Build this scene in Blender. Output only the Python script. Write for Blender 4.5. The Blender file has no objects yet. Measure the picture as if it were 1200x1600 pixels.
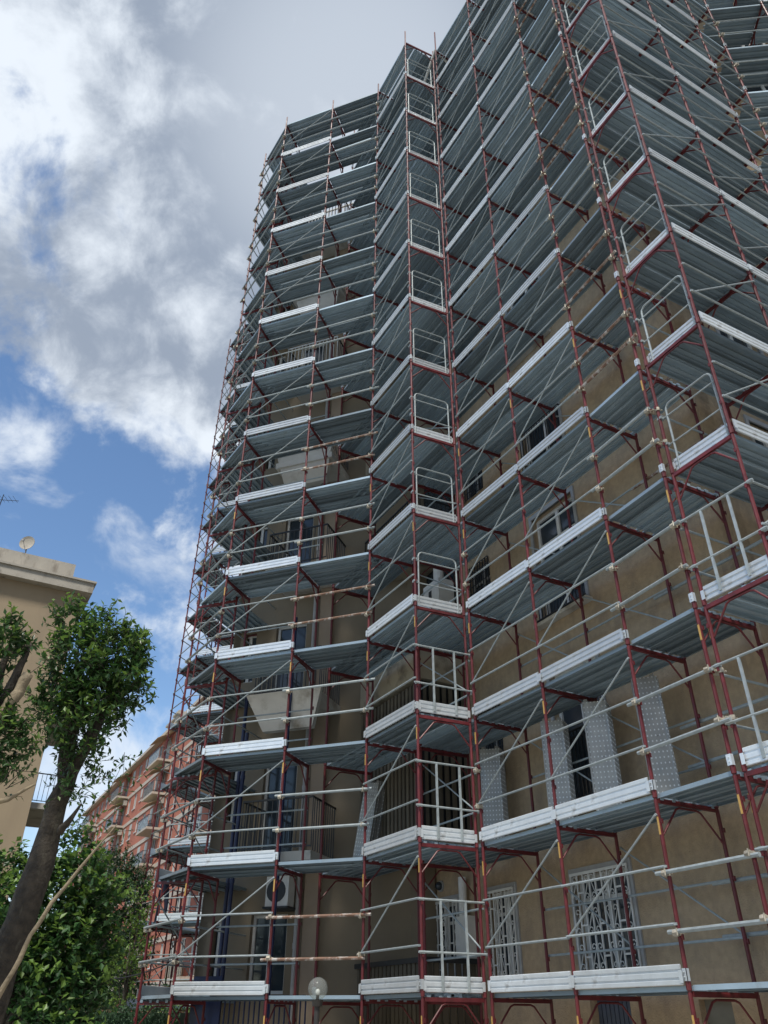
import bpy, math, random
from mathutils import Vector, Matrix
random.seed(7)
C = bpy.context.scene.collection
sc = bpy.context.scene
rad = math.radians

# ------------------------------------------------------------------ camera
cam = bpy.data.cameras.new('camera'); co = bpy.data.objects.new('camera', cam); C.objects.link(co)
pitch, roll = rad(33.186), rad(0.388)
cp, sp = math.cos(pitch), math.sin(pitch)
fwd = Vector((0, cp, sp)); rt = Vector((1, 0, 0)); up = Vector((0, -sp, cp))
r_ = math.cos(roll)*rt + math.sin(roll)*up
u_ = -math.sin(roll)*rt + math.cos(roll)*up
M = Matrix((r_, u_, -fwd)).transposed().to_4x4(); M.translation = (0, 0, 1.69)
co.matrix_world = M
cam.sensor_fit = 'VERTICAL'; cam.sensor_height = 36; cam.lens = 36*1221.44/1600
cam.clip_start = 0.1; cam.clip_end = 3000
sc.camera = co

# ------------------------------------------------------------------ light
SUN_EL, SUN_AZ = 60, 192          # azimuth measured from +y (ahead) towards +x
W = bpy.data.worlds.new('World'); sc.world = W; W.use_nodes = True
nt = W.node_tree; nt.nodes.clear()
def N(t, **k):
    n = nt.nodes.new(t)
    for a, b in k.items(): setattr(n, a, b)
    return n
def L(a, b): nt.links.new(a, b)
sky = N('ShaderNodeTexSky', sky_type='NISHITA', sun_disc=False)
sky.sun_elevation = rad(SUN_EL); sky.sun_rotation = rad(SUN_AZ)
sky.air_density = 1.0; sky.dust_density = 0.4; sky.ozone_density = 0.7
tc = N('ShaderNodeTexCoord')
def math_(op, a, b=None, c=None, clamp=False):
    n = N('ShaderNodeMath', operation=op); n.use_clamp = clamp
    for i, x in enumerate((a, b, c)):
        if x is None: continue
        if isinstance(x, (int, float)): n.inputs[i].default_value = x
        else: L(x, n.inputs[i])
    return n.outputs[0]
def dot(v, d):
    n = N('ShaderNodeVectorMath', operation='DOT_PRODUCT'); L(v, n.inputs[0]); n.inputs[1].default_value = d
    return n.outputs['Value']
def ramp(x, a, b, lo=0, hi=1):
    n = N('ShaderNodeMapRange', interpolation_type='SMOOTHSTEP'); L(x, n.inputs[0])
    n.inputs[1].default_value = a; n.inputs[2].default_value = b; n.inputs[3].default_value = lo; n.inputs[4].default_value = hi
    return n.outputs[0]
dirn = N('ShaderNodeVectorMath', operation='NORMALIZE'); L(tc.outputs['Generated'], dirn.inputs[0]); D = dirn.outputs[0]
sep = N('ShaderNodeSeparateXYZ'); L(D, sep.inputs[0])
den = math_('MAXIMUM', math_('ADD', sep.outputs[2], 0.12), 0.05)
comb = N('ShaderNodeCombineXYZ'); L(math_('DIVIDE', sep.outputs[0], den), comb.inputs[0]); L(math_('DIVIDE', sep.outputs[1], den), comb.inputs[1])
def noise(scale, detail, rough, off=0, dist=0.0, vec=None):
    mp = N('ShaderNodeMapping'); L(vec or D, mp.inputs[0]); mp.inputs['Location'].default_value = (off, off*0.7, 0)
    n = N('ShaderNodeTexNoise'); L(mp.outputs[0], n.inputs['Vector'])
    n.inputs['Scale'].default_value = scale; n.inputs['Detail'].default_value = detail
    n.inputs['Roughness'].default_value = rough; n.inputs['Distortion'].default_value = dist
    return n.outputs['Fac']
edge = dot(D, (0.7825, -0.1336, 0.6081))           # cloud bank above and right of this plane
n1 = noise(6.5, 9, 0.58, 3.1, 0.25); n2 = noise(3.2, 4, 0.5, 9.3); n3 = noise(11.0, 9, 0.6, 5.7, 0.3)
bank = math_('ADD', math_('MULTIPLY', edge, 4.6), math_('MULTIPLY', math_('SUBTRACT', n1, 0.5), 3.4))
bank = ramp(bank, -0.15, 0.40)
wsp = noise(7.0, 8, 0.58, 21.3, 0.6)
wisp = math_('MULTIPLY', ramp(wsp, 0.45, 0.70), ramp(edge, -0.36, -0.02, 0.75, 0.9))
cover = math_('MAXIMUM', bank, wisp, clamp=True)
# cloud brightness: grey bellies, bright edges and thin parts
thick = math_('ADD', math_('MULTIPLY', math_('SUBTRACT', n2, 0.5), 3.6), math_('MULTIPLY', math_('SUBTRACT', n3, 0.5), 2.6))
thick = math_('ADD', thick, math_('MULTIPLY', edge, 1.9))
grey = ramp(thick, -0.35, 0.75)
sunny = ramp(dot(D, Vector((-0.032, 0.498, 0.866)).normalized()[:]), 0.97, 1.0)
grey = math_('MULTIPLY', grey, math_('SUBTRACT', 1.0, math_('MULTIPLY', sunny, 0.45)))
cl = N('ShaderNodeMix', data_type='RGBA'); L(grey, cl.inputs[0])
cl.inputs[6].default_value = (6.2, 6.7, 7.3, 1); cl.inputs[7].default_value = (2.4, 2.85, 3.6, 1)
mx = N('ShaderNodeMix', data_type='RGBA'); L(cover, mx.inputs[0]); 
hs = N('ShaderNodeHueSaturation'); hs.inputs['Saturation'].default_value = 1.12; hs.inputs['Value'].default_value = 1.3
L(sky.outputs[0], hs.inputs['Color']); L(hs.outputs[0], mx.inputs[6]); L(cl.outputs[2], mx.inputs[7])
bg = N('ShaderNodeBackground'); bg.inputs[1].default_value = 0.09; L(mx.outputs[2], bg.inputs[0])
wo = N('ShaderNodeOutputWorld'); L(bg.outputs[0], wo.inputs[0])
sl = bpy.data.lights.new('sun', 'SUN'); sl.energy = 2.6; sl.angle = rad(10); sl.color = (1, 0.95, 0.86)
so = bpy.data.objects.new('sun', sl); C.objects.link(so)
az = rad(SUN_AZ); sd = Vector((math.sin(az)*math.cos(rad(SUN_EL)), math.cos(az)*math.cos(rad(SUN_EL)), math.sin(rad(SUN_EL))))
so.rotation_euler = sd.to_track_quat('Z', 'Y').to_euler()
sc.view_settings.view_transform = 'Standard'; sc.view_settings.look = 'None'
sc.view_settings.exposure = 0.62; sc.view_settings.gamma = 1.0
sc.view_settings.use_curve_mapping = False

# ------------------------------------------------------------------ materials
def mat(name, col, rough=0.6, metal=0.0, var=0.12, scale=6.0, bump=0.0, bscale=40.0, objvar=0.0, dirt=None, coords='Object', detail=4, trans=0.0):
    m = bpy.data.materials.new(name); m.use_nodes = True; t = m.node_tree; b = t.nodes['Principled BSDF']
    tcn = t.nodes.new('ShaderNodeTexCoord'); v = tcn.outputs[coords]
    nz = t.nodes.new('ShaderNodeTexNoise'); nz.inputs['Scale'].default_value = scale; nz.inputs['Detail'].default_value = detail; t.links.new(v, nz.inputs['Vector'])
    mr = t.nodes.new('ShaderNodeMapRange'); t.links.new(nz.outputs['Fac'], mr.inputs[0])
    mr.inputs[1].default_value = 0.3; mr.inputs[2].default_value = 0.7
    mr.inputs[3].default_value = 1-var; mr.inputs[4].default_value = 1+var
    val = mr.outputs[0]
    if objvar:
        oi = t.nodes.new('ShaderNodeObjectInfo'); m2 = t.nodes.new('ShaderNodeMapRange'); t.links.new(oi.outputs['Random'], m2.inputs[0])
        m2.inputs[3].default_value = 1-objvar; m2.inputs[4].default_value = 1+objvar
        mm = t.nodes.new('ShaderNodeMath'); mm.operation = 'MULTIPLY'; t.links.new(val, mm.inputs[0]); t.links.new(m2.outputs[0], mm.inputs[1]); val = mm.outputs[0]
    sc_ = t.nodes.new('ShaderNodeVectorMath'); sc_.operation = 'SCALE'; sc_.inputs[0].default_value = col[:3]; t.links.new(val, sc_.inputs['Scale'])
    colout = sc_.outputs[0]
    if dirt:
        dcol, dscale, lo, hi = dirt[:4]; stretch = dirt[4] if len(dirt) > 4 else (1, 1, 1)
        mp = t.nodes.new('ShaderNodeMapping'); t.links.new(v, mp.inputs[0]); mp.inputs['Scale'].default_value = stretch
        d = t.nodes.new('ShaderNodeTexNoise'); d.inputs['Scale'].default_value = dscale; d.inputs['Detail'].default_value = 6; d.inputs['Roughness'].default_value = 0.65; t.links.new(mp.outputs[0], d.inputs['Vector'])
        r = t.nodes.new('ShaderNodeMapRange'); t.links.new(d.outputs['Fac'], r.inputs[0]); r.inputs[1].default_value = lo; r.inputs[2].default_value = hi
        x = t.nodes.new('ShaderNodeMix'); x.data_type = 'RGBA'; t.links.new(r.outputs[0], x.inputs[0]); t.links.new(colout, x.inputs[6]); x.inputs[7].default_value = (*dcol, 1); colout = x.outputs[2]
    t.links.new(colout, b.inputs['Base Color'])
    b.inputs['Metallic'].default_value = metal
    rr = t.nodes.new('ShaderNodeMapRange'); t.links.new(nz.outputs['Fac'], rr.inputs[0]); rr.inputs[1].default_value = 0.3; rr.inputs[2].default_value = 0.7
    rr.inputs[3].default_value = max(0.03, rough-0.08); rr.inputs[4].default_value = min(1, rough+0.08); t.links.new(rr.outputs[0], b.inputs['Roughness'])
    if bump:
        bn = t.nodes.new('ShaderNodeTexNoise'); bn.inputs['Scale'].default_value = bscale; bn.inputs['Detail'].default_value = 3; t.links.new(v, bn.inputs['Vector'])
        bp = t.nodes.new('ShaderNodeBump'); bp.inputs['Strength'].default_value = bump; bp.inputs['Distance'].default_value = 0.02; t.links.new(bn.outputs['Fac'], bp.inputs['Height']); t.links.new(bp.outputs[0], b.inputs['Normal'])
    if trans:
        tr = t.nodes.new('ShaderNodeBsdfTranslucent'); t.links.new(colout, tr.inputs[0])
        ms = t.nodes.new('ShaderNodeMixShader'); ms.inputs[0].default_value = trans
        t.links.new(b.outputs[0], ms.inputs[1]); t.links.new(tr.outputs[0], ms.inputs[2]); t.links.new(ms.outputs[0], t.nodes['Material Output'].inputs[0])
    return m
def plank_mat(name, col, metal, rough):
    m = mat(name, col, rough, metal, 0.16, 5, 0.05, 120, objvar=0.16, dirt=((0.24, 0.25, 0.25), 3.0, 0.5, 0.75, (0.4, 3, 3)))
    t = m.node_tree; b = t.nodes['Principled BSDF']
    uv = t.nodes.new('ShaderNodeTexCoord'); mp = t.nodes.new('ShaderNodeMapping'); t.links.new(uv.outputs['UV'], mp.inputs[0])
    # punched anti-slip holes: a staggered grid of dots over the walking face
    v = t.nodes.new('ShaderNodeVectorMath'); v.operation = 'FRACTION'; t.links.new(mp.outputs[0], v.inputs[0])
    d = t.nodes.new('ShaderNodeVectorMath'); d.operation = 'DISTANCE'; t.links.new(v.outputs[0], d.inputs[0]); d.inputs[1].default_value = (0.5, 0.5, 0)
    r = t.nodes.new('ShaderNodeMapRange'); t.links.new(d.outputs['Value'], r.inputs[0]); r.inputs[1].default_value = 0.12; r.inputs[2].default_value = 0.2; r.inputs[3].default_value = 0.6; r.inputs[4].default_value = 0
    src = b.inputs['Base Color'].links[0].from_socket
    x = t.nodes.new('ShaderNodeMix'); x.data_type = 'RGBA'; t.links.new(r.outputs[0], x.inputs[0]); t.links.new(src, x.inputs[6]); x.inputs[7].default_value = (0.85, 0.86, 0.86, 1)
    t.links.new(x.outputs[2], b.inputs['Base Color'])
    return m
m_red = mat('red_frame_paint', (0.12, 0.016, 0.02), 0.5, 0.0, 0.25, 8, objvar=0.2, dirt=((0.07, 0.03, 0.025), 9, 0.58, 0.75))
m_deck = mat('galvanised_deck', (0.31, 0.395, 0.46), 0.48, 0.4, 0.08, 3, 0, 90, objvar=0.38, dirt=((0.27, 0.30, 0.31), 1.6, 0.56, 0.8))
m_board = plank_mat('punched_steel_board', (0.33, 0.32, 0.30), 0.4, 0.35)
m_toe = mat('galvanised_toe_board', (0.63, 0.67, 0.70), 0.4, 0.4, 0.10, 4, 0.02, 90, objvar=0.2, dirt=((0.42, 0.43, 0.43), 4, 0.58, 0.74))
m_galv = mat('galvanised_tube', (0.33, 0.37, 0.38), 0.5, 0.25, 0.15, 12, objvar=0.12)
m_coup = mat('zinc_coupler', (0.42, 0.38, 0.31), 0.55, 0.3, 0.3, 30, objvar=0.2)
m_rusty = mat('rusty_tube', (0.22, 0.13, 0.09), 0.7, 0.2, 0.3, 8, dirt=((0.5, 0.47, 0.44), 6, 0.5, 0.6))
m_yellow = mat('yellow_sticker', (0.5, 0.31, 0.09), 0.5, 0, 0.1, 40)
m_blue = mat('dark_blue_paint', (0.008, 0.017, 0.06), 0.4, 0, 0.2, 5)
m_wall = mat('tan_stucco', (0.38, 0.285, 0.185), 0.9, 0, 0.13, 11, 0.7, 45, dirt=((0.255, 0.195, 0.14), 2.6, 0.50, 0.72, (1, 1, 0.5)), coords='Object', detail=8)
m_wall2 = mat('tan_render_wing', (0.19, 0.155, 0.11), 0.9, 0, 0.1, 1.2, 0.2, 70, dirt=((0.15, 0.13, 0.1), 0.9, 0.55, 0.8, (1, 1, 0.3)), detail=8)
m_pil = mat('pilaster_plaster', (0.30, 0.235, 0.175), 0.9, 0, 0.1, 2, 0.2, 60)
m_conc = mat('painted_concrete', (0.50, 0.48, 0.44), 0.85, 0, 0.12, 2.2, 0.2, 50, dirt=((0.22, 0.19, 0.15), 1.6, 0.52, 0.75), detail=7)
m_beam = mat('aged_beige_beam', (0.36, 0.31, 0.23), 0.85, 0, 0.12, 2.2, 0.2, 50, dirt=((0.1, 0.08, 0.06), 1.4, 0.5, 0.68), detail=7)
m_slat = mat('brown_slat', (0.10, 0.083, 0.06), 0.7, 0, 0.2, 3, objvar=0.25)
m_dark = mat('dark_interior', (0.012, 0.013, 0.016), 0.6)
m_glass = mat('window_glass', (0.03, 0.04, 0.05), 0.08, 0.0, 0.1, 2)
m_white = mat('white_frame_paint', (0.62, 0.62, 0.60), 0.5, 0, 0.08, 8)
m_grey = mat('grey_frame_paint', (0.33, 0.33, 0.33), 0.55, 0, 0.1, 8)
m_iron = mat('black_iron', (0.02, 0.022, 0.025), 0.5)
m_shut = mat('pale_shutter', (0.45, 0.44, 0.40), 0.6, 0, 0.1, 6)
m_awn = mat('awning_cloth', (0.55, 0.45, 0.3), 0.8)
m_brick = mat('red_brick_cladding', (0.43, 0.145, 0.09), 0.85, 0, 0.14, 0.5, 0.1, 30, dirt=((0.3, 0.11, 0.08), 2.5, 0.5, 0.7, (1, 1, 3)), detail=10)
m_band = mat('pale_string_course', (0.5, 0.43, 0.36), 0.8)
m_cream = mat('cream_render', (0.36, 0.285, 0.195), 0.9, 0, 0.07, 0.6, 0.1, 40, dirt=((0.27, 0.21, 0.15), 0.35, 0.5, 0.75, (1, 1, 0.2)), detail=8)
m_cornice = mat('weathered_cornice', (0.42, 0.39, 0.34), 0.85, 0, 0.15, 1.5, 0.15, 30, dirt=((0.2, 0.17, 0.14), 2.2, 0.52, 0.72, (1, 1, 0.4)))
m_bark = mat('dark_bark', (0.055, 0.046, 0.036), 0.9, 0, 0.5, 14, 1.0, 38, dirt=((0.11, 0.10, 0.075), 9, 0.55, 0.68, (1, 1, 0.35)))
m_bark2 = mat('pale_bark', (0.26, 0.21, 0.14), 0.85, 0, 0.25, 7, 0.6, 35)
m_leaf = mat('glossy_leaf', (0.042, 0.10, 0.028), 0.38, 0, 0.45, 3, trans=0.35)
m_leafl = mat('young_leaf', (0.14, 0.24, 0.045), 0.42, 0, 0.3, 3, trans=0.4)
m_leaf2 = mat('broad_leaf', (0.036, 0.095, 0.026), 0.5, 0, 0.5, 2, trans=0.3)
m_leaf3 = mat('conifer_leaf', (0.035, 0.075, 0.035), 0.6, 0, 0.4, 2, trans=0.2)
m_asph = mat('asphalt', (0.07, 0.07, 0.07), 0.9, 0, 0.2, 3, 0.3, 80)
m_soil = mat('garden_ground', (0.13, 0.12, 0.085), 0.95, 0, 0.4, 1.5, 0.5, 20)
m_pole = mat('lamp_post_paint', (0.035, 0.032, 0.03), 0.5)
m_globe = bpy.data.materials.new('lamp_globe_plastic'); m_globe.use_nodes = True
gb = m_globe.node_tree.nodes['Principled BSDF']; gb.inputs['Base Color'].default_value = (0.75, 0.78, 0.76, 1); gb.inputs['Roughness'].default_value = 0.12
gt = m_globe.node_tree; tb = gt.nodes.new('ShaderNodeBsdfTransparent'); tb.inputs[0].default_value = (0.8, 0.82, 0.8, 1); ms = gt.nodes.new('ShaderNodeMixShader')
gt.links.new(tb.outputs[0], ms.inputs[1]); gt.links.new(gb.outputs[0], ms.inputs[2]); ms.inputs[0].default_value = 0.16; gt.links.new(ms.outputs[0], gt.nodes['Material Output'].inputs[0])
m_bulb = mat('white_bulb', (0.85, 0.85, 0.82), 0.4)
m_navy = mat('navy_work_clothes', (0.012, 0.017, 0.04), 0.85)
m_skin = mat('skin', (0.42, 0.24, 0.16), 0.6)
m_hair = mat('dark_hair', (0.02, 0.015, 0.01), 0.7)
m_teal = mat('teal_towel', (0.03, 0.13, 0.15), 0.9)

# ------------------------------------------------------------------ mesh helpers
class MB:
    def __init__(s): s.v = []; s.f = []; s.m = []; s.mi = 0; s.uv = None
    def add(s, vs, fs):
        o = len(s.v); s.v += [tuple(x) for x in vs]
        for f in fs: s.f.append(tuple(i+o for i in f)); s.m.append(s.mi)
        return s
    def box(s, x0, x1, y0, y1, z0, z1):
        return s.add([(x0,y0,z0),(x1,y0,z0),(x1,y1,z0),(x0,y1,z0),(x0,y0,z1),(x1,y0,z1),(x1,y1,z1),(x0,y1,z1)],
                     [(0,3,2,1),(4,5,6,7),(0,1,5,4),(1,2,6,5),(2,3,7,6),(3,0,4,7)])
    def tube(s, p0, p1, r, n=7, r2=None, caps=True):
        p0 = Vector(p0); p1 = Vector(p1); d = (p1-p0).normalized()
        a = d.orthogonal().normalized(); b = d.cross(a); r2 = r if r2 is None else r2
        vs = []
        for p, rr in ((p0, r), (p1, r2)):
            for i in range(n):
                t = 2*math.pi*i/n; vs.append(p + a*(math.cos(t)*rr) + b*(math.sin(t)*rr))
        fs = [(i, (i+1) % n, (i+1) % n+n, i+n) for i in range(n)]
        if caps: fs += [tuple(range(n-1, -1, -1)), tuple(range(n, 2*n))]
        return s.add(vs, fs)
    def path(s, pts, rs, n=8):
        pts = [Vector(p) for p in pts]
        if not isinstance(rs, (list, tuple)): rs = [rs]*len(pts)
        vs = []; a = None
        for i, p in enumerate(pts):
            d = (pts[min(i+1, len(pts)-1)]-pts[max(i-1, 0)]).normalized()
            a = d.orthogonal().normalized() if a is None else (a-d*a.dot(d)).normalized()
            b = d.cross(a)
            for k in range(n):
                t = 2*math.pi*k/n; vs.append(p+a*(math.cos(t)*rs[i])+b*(math.sin(t)*rs[i]))
        fs = []
        for i in range(len(pts)-1):
            for k in range(n): fs.append((i*n+k, i*n+(k+1) % n, (i+1)*n+(k+1) % n, (i+1)*n+k))
        fs += [tuple(range(n-1, -1, -1)), tuple(range(len(vs)-n, len(vs)))]
        return s.add(vs, fs)
    def sphere(s, c, r, nu=16, nv=10, sz=1.0):
        vs = []; 
        for j in range(nv+1):
            ph = math.pi*j/nv
            for i in range(nu):
                th = 2*math.pi*i/nu; vs.append((c[0]+r*math.sin(ph)*math.cos(th), c[1]+r*math.sin(ph)*math.sin(th), c[2]+r*sz*math.cos(ph)))
        fs = []
        for j in range(nv):
            for i in range(nu): fs.append((j*nu+i, (j+1)*nu+i, (j+1)*nu+(i+1) % nu, j*nu+(i+1) % nu))
        return s.add(vs, fs)
    def mesh(s, name, mats, smooth=False):
        me = bpy.data.meshes.new(name); me.from_pydata([tuple(v) for v in s.v], [], s.f)
        for m in (mats if isinstance(mats, (list, tuple)) else [mats]): me.materials.append(m)
        me.polygons.foreach_set('material_index', s.m)
        if smooth: me.polygons.foreach_set('use_smooth', [True]*len(me.polygons))
        if s.uv:
            ul = me.uv_layers.new(name='UV'); fl = []
            for pl in me.polygons:
                ok = abs(pl.normal.z) > 0.9
                for vi in pl.vertices: fl += s.uv(me.vertices[vi].co) if ok else (0.0, 0.0)
            ul.data.foreach_set('uv', fl)
        me.update(); return me
def thing(name, loc, label, cat, group=None, rz=0):
    o = bpy.data.objects.new(name, None); C.objects.link(o); o.location = loc; o.rotation_euler = (0, 0, rz); o.empty_display_size = 0.3
    o['label'] = label; o['category'] = cat
    if group: o['group'] = group
    return o
def part(name, me, parent=None, mw=None, label=None, kind=None):
    """mw = world matrix of the part; parents (Empties or parts) have known world matrices in WM"""
    o = bpy.data.objects.new(name, me); C.objects.link(o)
    mw = mw or Matrix.Identity(4)
    if parent is not None:
        o.parent = parent; o.matrix_local = world(parent).inverted() @ mw
    else: o.matrix_local = mw
    WM[o.name] = mw
    if label: o['label'] = label
    if kind: o['kind'] = kind
    return o
WM = {}
def world(o):
    if o.name in WM: return WM[o.name]
    m = Matrix.Translation(o.location) @ o.rotation_euler.to_matrix().to_4x4(); WM[o.name] = m; return m
def tagm(o, label, cat, group=None):
    o['label'] = label; o['category'] = cat
    if group: o['group'] = group
    return o
_cache = {}
def cached(key, fn):
    if key not in _cache: _cache[key] = fn()
    return _cache[key]
def V2(x, y): return Vector((x, y))
def basis(p0, d, z=0.0):
    """local X along d, local Y to the left of d (into the building), Z up"""
    d = Vector((d[0], d[1])).normalized(); m = Matrix.Identity(4)
    m[0][0], m[1][0] = d.x, d.y; m[0][1], m[1][1] = -d.y, d.x
    m.translation = (p0[0], p0[1], z); return m

# ------------------------------------------------------------------ plan
u = V2(math.cos(rad(-61.6)), math.sin(rad(-61.6))); v = V2(-u.y, u.x)
a = V2(math.cos(rad(-20.4)), math.sin(rad(-20.4))); n = V2(-a.y, a.x)
P = dict(A=V2(-3.51,15.49), B=V2(-1.85,14.88), C=V2(-.29,14.30), D=V2(.58,12.73), E=V2(1.49,13.14), Ep=V2(1.57,12.99),
         F=V2(2.44,11.45), G=V2(3.32,9.84), H=V2(3.86,8.73), Hp=V2(3.95,8.65), I=V2(4.44,7.78), J=V2(5.97,8.58), K=V2(7.54,9.44),
         X=V2(-4.43,16.88), Y=V2(-7.24,26.23))
P['L'] = P['K'] + v*1.0
P['M'] = P['L'] + V2(1.35, -0.14)
dm = (P['M']-P['L']).normalized(); P['N'] = P['M'] + dm*1.8; P['O'] = P['N'] + dm*1.8
P['Cb'] = P['C'] - u*1.8
FW = 1.05
Z0 = 2.0; NL = 14
def zk(k): return Z0 + 2.0*k

# ------------------------------------------------------------------ scaffold part meshes
def m_frame(h=2.0, w=FW, stubs=True):
    def f():
        b = MB(); r = 0.0242
        b.tube((0,0,0), (0,0,h-0.02), r, 8); b.tube((0,w,0), (0,w,h-0.02), r, 8)
        b.tube((0,0,0.005), (0,0,0.11), r+0.006, 8); b.tube((0,w,0.005), (0,w,0.11), r+0.006, 8)
        b.box(-0.02, 0.02, r, w-r, h-0.055, h-0.003)                       # transom
        a0 = h-0.42
        b.path([(0, r, a0), (0, 0.30*w, h-0.10), (0, 0.36*w, h-0.078), (0, 0.64*w, h-0.078), (0, 0.70*w, h-0.10), (0, w-r, a0)], 0.0135, 6)
        for yy, s in ((0, -1), (w, 1)):
            for zz in (0.5, 1.17, 1.72):                                   # guardrail pins
                b.box(-0.012, 0.045, yy-0.010, yy+0.010, zz, zz+0.022); b.box(0.036, 0.048, yy-0.014, yy+0.014, zz-0.02, zz+0.035)
            b.tube((0, yy, h-0.02), (0, yy, h+0.02), 0.020, 6)
        return b.mesh('frame', m_red)
    return cached(('frame', h, w), f)
def m_plank(Lp, w=0.318, hooks=True, m=None):
    m = m or m_deck
    Lp = round(Lp, 2)
    def f():
        b = MB(); x0, x1 = 0.03, Lp-0.03; t = 0.0025; h = 0.052; lip = 0.032
        # profile across the width, seen from the end: pressed-steel board open underneath with stiffening grooves
        if m is m_board: prof = [(lip, 0.0), (0, 0.0), (0, h), (0.02, h), (0.03, h-0.004), (w-0.03, h-0.004), (w-0.02, h), (w, h), (w, 0.0), (w-lip, 0.0)]
        else: prof = [(lip, 0.0), (0, 0.0), (0, h), (0.045, h), (0.055, h-0.013), (0.08, h-0.013), (0.09, h), (w/2-0.03, h), (w/2-0.02, h-0.013), (w/2+0.02, h-0.013), (w/2+0.03, h),
                (w-0.09, h), (w-0.08, h-0.013), (w-0.055, h-0.013), (w-0.045, h), (w, h), (w, 0.0), (w-lip, 0.0)]
        vs = []; k = len(prof); b.add([(x, y, z) for x in (x0, x1) for (y, z) in prof], [(i, i+k, i+k+1, i+1) for i in range(k-1)])
        for yc, hw in ((w/2, 0.026),): b.box(x0, x1, yc-hw, yc+hw, 0.008, h-0.0145)
        for x in (x0, x1-0.003): b.box(x, x+0.003, 0.004, w-0.004, 0.006, h-0.004)
        if hooks:
            for x, s in ((x0, -1), (x1, 1)):
                for yc in (0.06, w-0.06):
                    xa, xb = sorted((x, x+s*0.048)); b.box(xa, xb, yc-0.028, yc+0.028, 0.006, 0.020)
                    xa, xb = sorted((x+s*0.048, x+s*0.053)); b.box(xa, xb, yc-0.028, yc+0.028, -0.022, 0.020)
        b.uv = lambda c: (c.x/0.075, c.y/0.054) if c.z > h-0.02 else (0.0, 0.0)
        return b.mesh('deck_plank', m)
    return cached(('plank', Lp, w, hooks, m.name), f)
def m_toeb(Lp, h=0.2):
    Lp = round(Lp, 2)
    def f():
        b = MB(); x0, x1 = 0.035, Lp-0.035
        prof = [(0.002, 0), (-0.006, 0.008), (-0.006, 0.045), (0.006, 0.053), (0.006, 0.068), (-0.006, 0.076), (-0.006, 0.122), (0.006, 0.130), (0.006, 0.145), (-0.006, 0.153), (-0.008, 0.19), (0.004, 0.2), (0.012, 0.19), (0.012, 0.0)]
        vs = [(x, y, z) for x in (x0, x1) for (y, z) in prof]; k = len(prof)
        b.add(vs, [(i, (i+1) % k, (i+1) % k+k, i+k) for i in range(k)] + [tuple(range(k-1, -1, -1)), tuple(range(k, 2*k))])
        for x in (0.0, Lp-0.05): b.box(x, x+0.05, -0.03, -0.026, 0.02, 0.14)
        return b.mesh('toe_board', m_toe)
    return cached(('toe', Lp), f)
def m_tube(Lp, r=0.0165, m=None, ends=True):
    Lp = round(Lp, 2); m = m or m_galv
    def f():
        b = MB(); b.tube((0.0, 0, 0), (Lp, 0, 0), r, 8)
        if ends:
            for x in (0.0, Lp): b.box(x-0.022, x+0.022, -0.004, r+0.006, -0.014, 0.014)
        return b.mesh('tube', m)
    return cached(('tube', Lp, r, m.name, ends), f)
def m_coupler():
    def f():
        b = MB(); b.tube((0,0,-0.028), (0,0,0.028), 0.038, 8); b.box(-0.03, 0.03, -0.085, -0.02, -0.026, 0.026)
        b.tube((-0.028, -0.06, 0), (0.028, -0.06, 0), 0.038, 8)
        b.tube((0.045, -0.02, 0.0), (0.075, -0.02, 0.0), 0.013, 6); b.tube((0.035, -0.09, -0.03), (0.035, -0.09, 0.045), 0.009, 6); b.tube((-0.05, 0.01, 0.0), (-0.072, 0.01, 0.0), 0.011, 6)
        return b.mesh('coupler', m_coup)
    return cached('coupler', f)
def gate_square():
    def f():
        b = MB(); w = FW
        for z in (0.49, 1.17): b.tube((-0.07, -0.045, z), (w+0.05, -0.045, z), 0.0165, 8)
        for x in (0.30, 0.72): b.box(x-0.016, x+0.016, -0.058, -0.034, 0.02, 1.17)
        for x in (0, w):
            for z in (0.49, 1.17): b.box(x-0.03, x+0.03, -0.055, 0.0, z-0.02, z+0.02)
        return b.mesh('end_gate', m_galv)
    return cached('gsq', f)
def gate_round():
    def f():
        b = MB(); w = FW-0.14; x0 = 0.10; h = 1.13
        pts = [(x0, 0.05, 0.0), (x0, 0.05, h-0.10)] + [(x0+0.1-0.1*math.cos(t), 0.05, h-0.1+0.1*math.sin(t)) for t in (0.5, 1.0, 1.4)] \
            + [(w-0.1+0.1*math.sin(t), 0.05, h-0.1+0.1*math.cos(t)) for t in (0.15, 0.55, 1.05)] + [(w, 0.05, h-0.10), (w, 0.05, 0.0)]
        b.path(pts, 0.0165, 8)
        for z in (0.46, 0.93): b.tube((-0.01, 0.045, z), (w+0.05, 0.045, z), 0.0125, 7)
        for z in (0.46, 0.93): b.box(-0.03, 0.04, -0.02, 0.06, z-0.02, z+0.02)
        return b.mesh('end_gate', m_galv)
    return cached('grd', f)
def m_sticker():
    def f():
        b = MB(); b.box(-0.012, 0.012, -0.0262, 0.0, 0, 0.2); return b.mesh('sticker', m_yellow)
    return cached('stk', f)
def m_clamp():
    def f():
        b = MB(); b.box(-0.034, 0.034, -0.034, -0.027, 0.0, 0.12); b.box(-0.034, -0.027, -0.034, 0.01, 0.0, 0.12); b.box(0.027, 0.034, -0.034, 0.01, 0.0, 0.12)
        b.tube((0, -0.036, 0.04), (0, -0.05, 0.04), 0.008, 6); b.tube((0, -0.036, 0.085), (0, -0.05, 0.085), 0.008, 6)
        return b.mesh('toe_board_clamp', m_toe)
    return cached('clmp', f)

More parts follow.
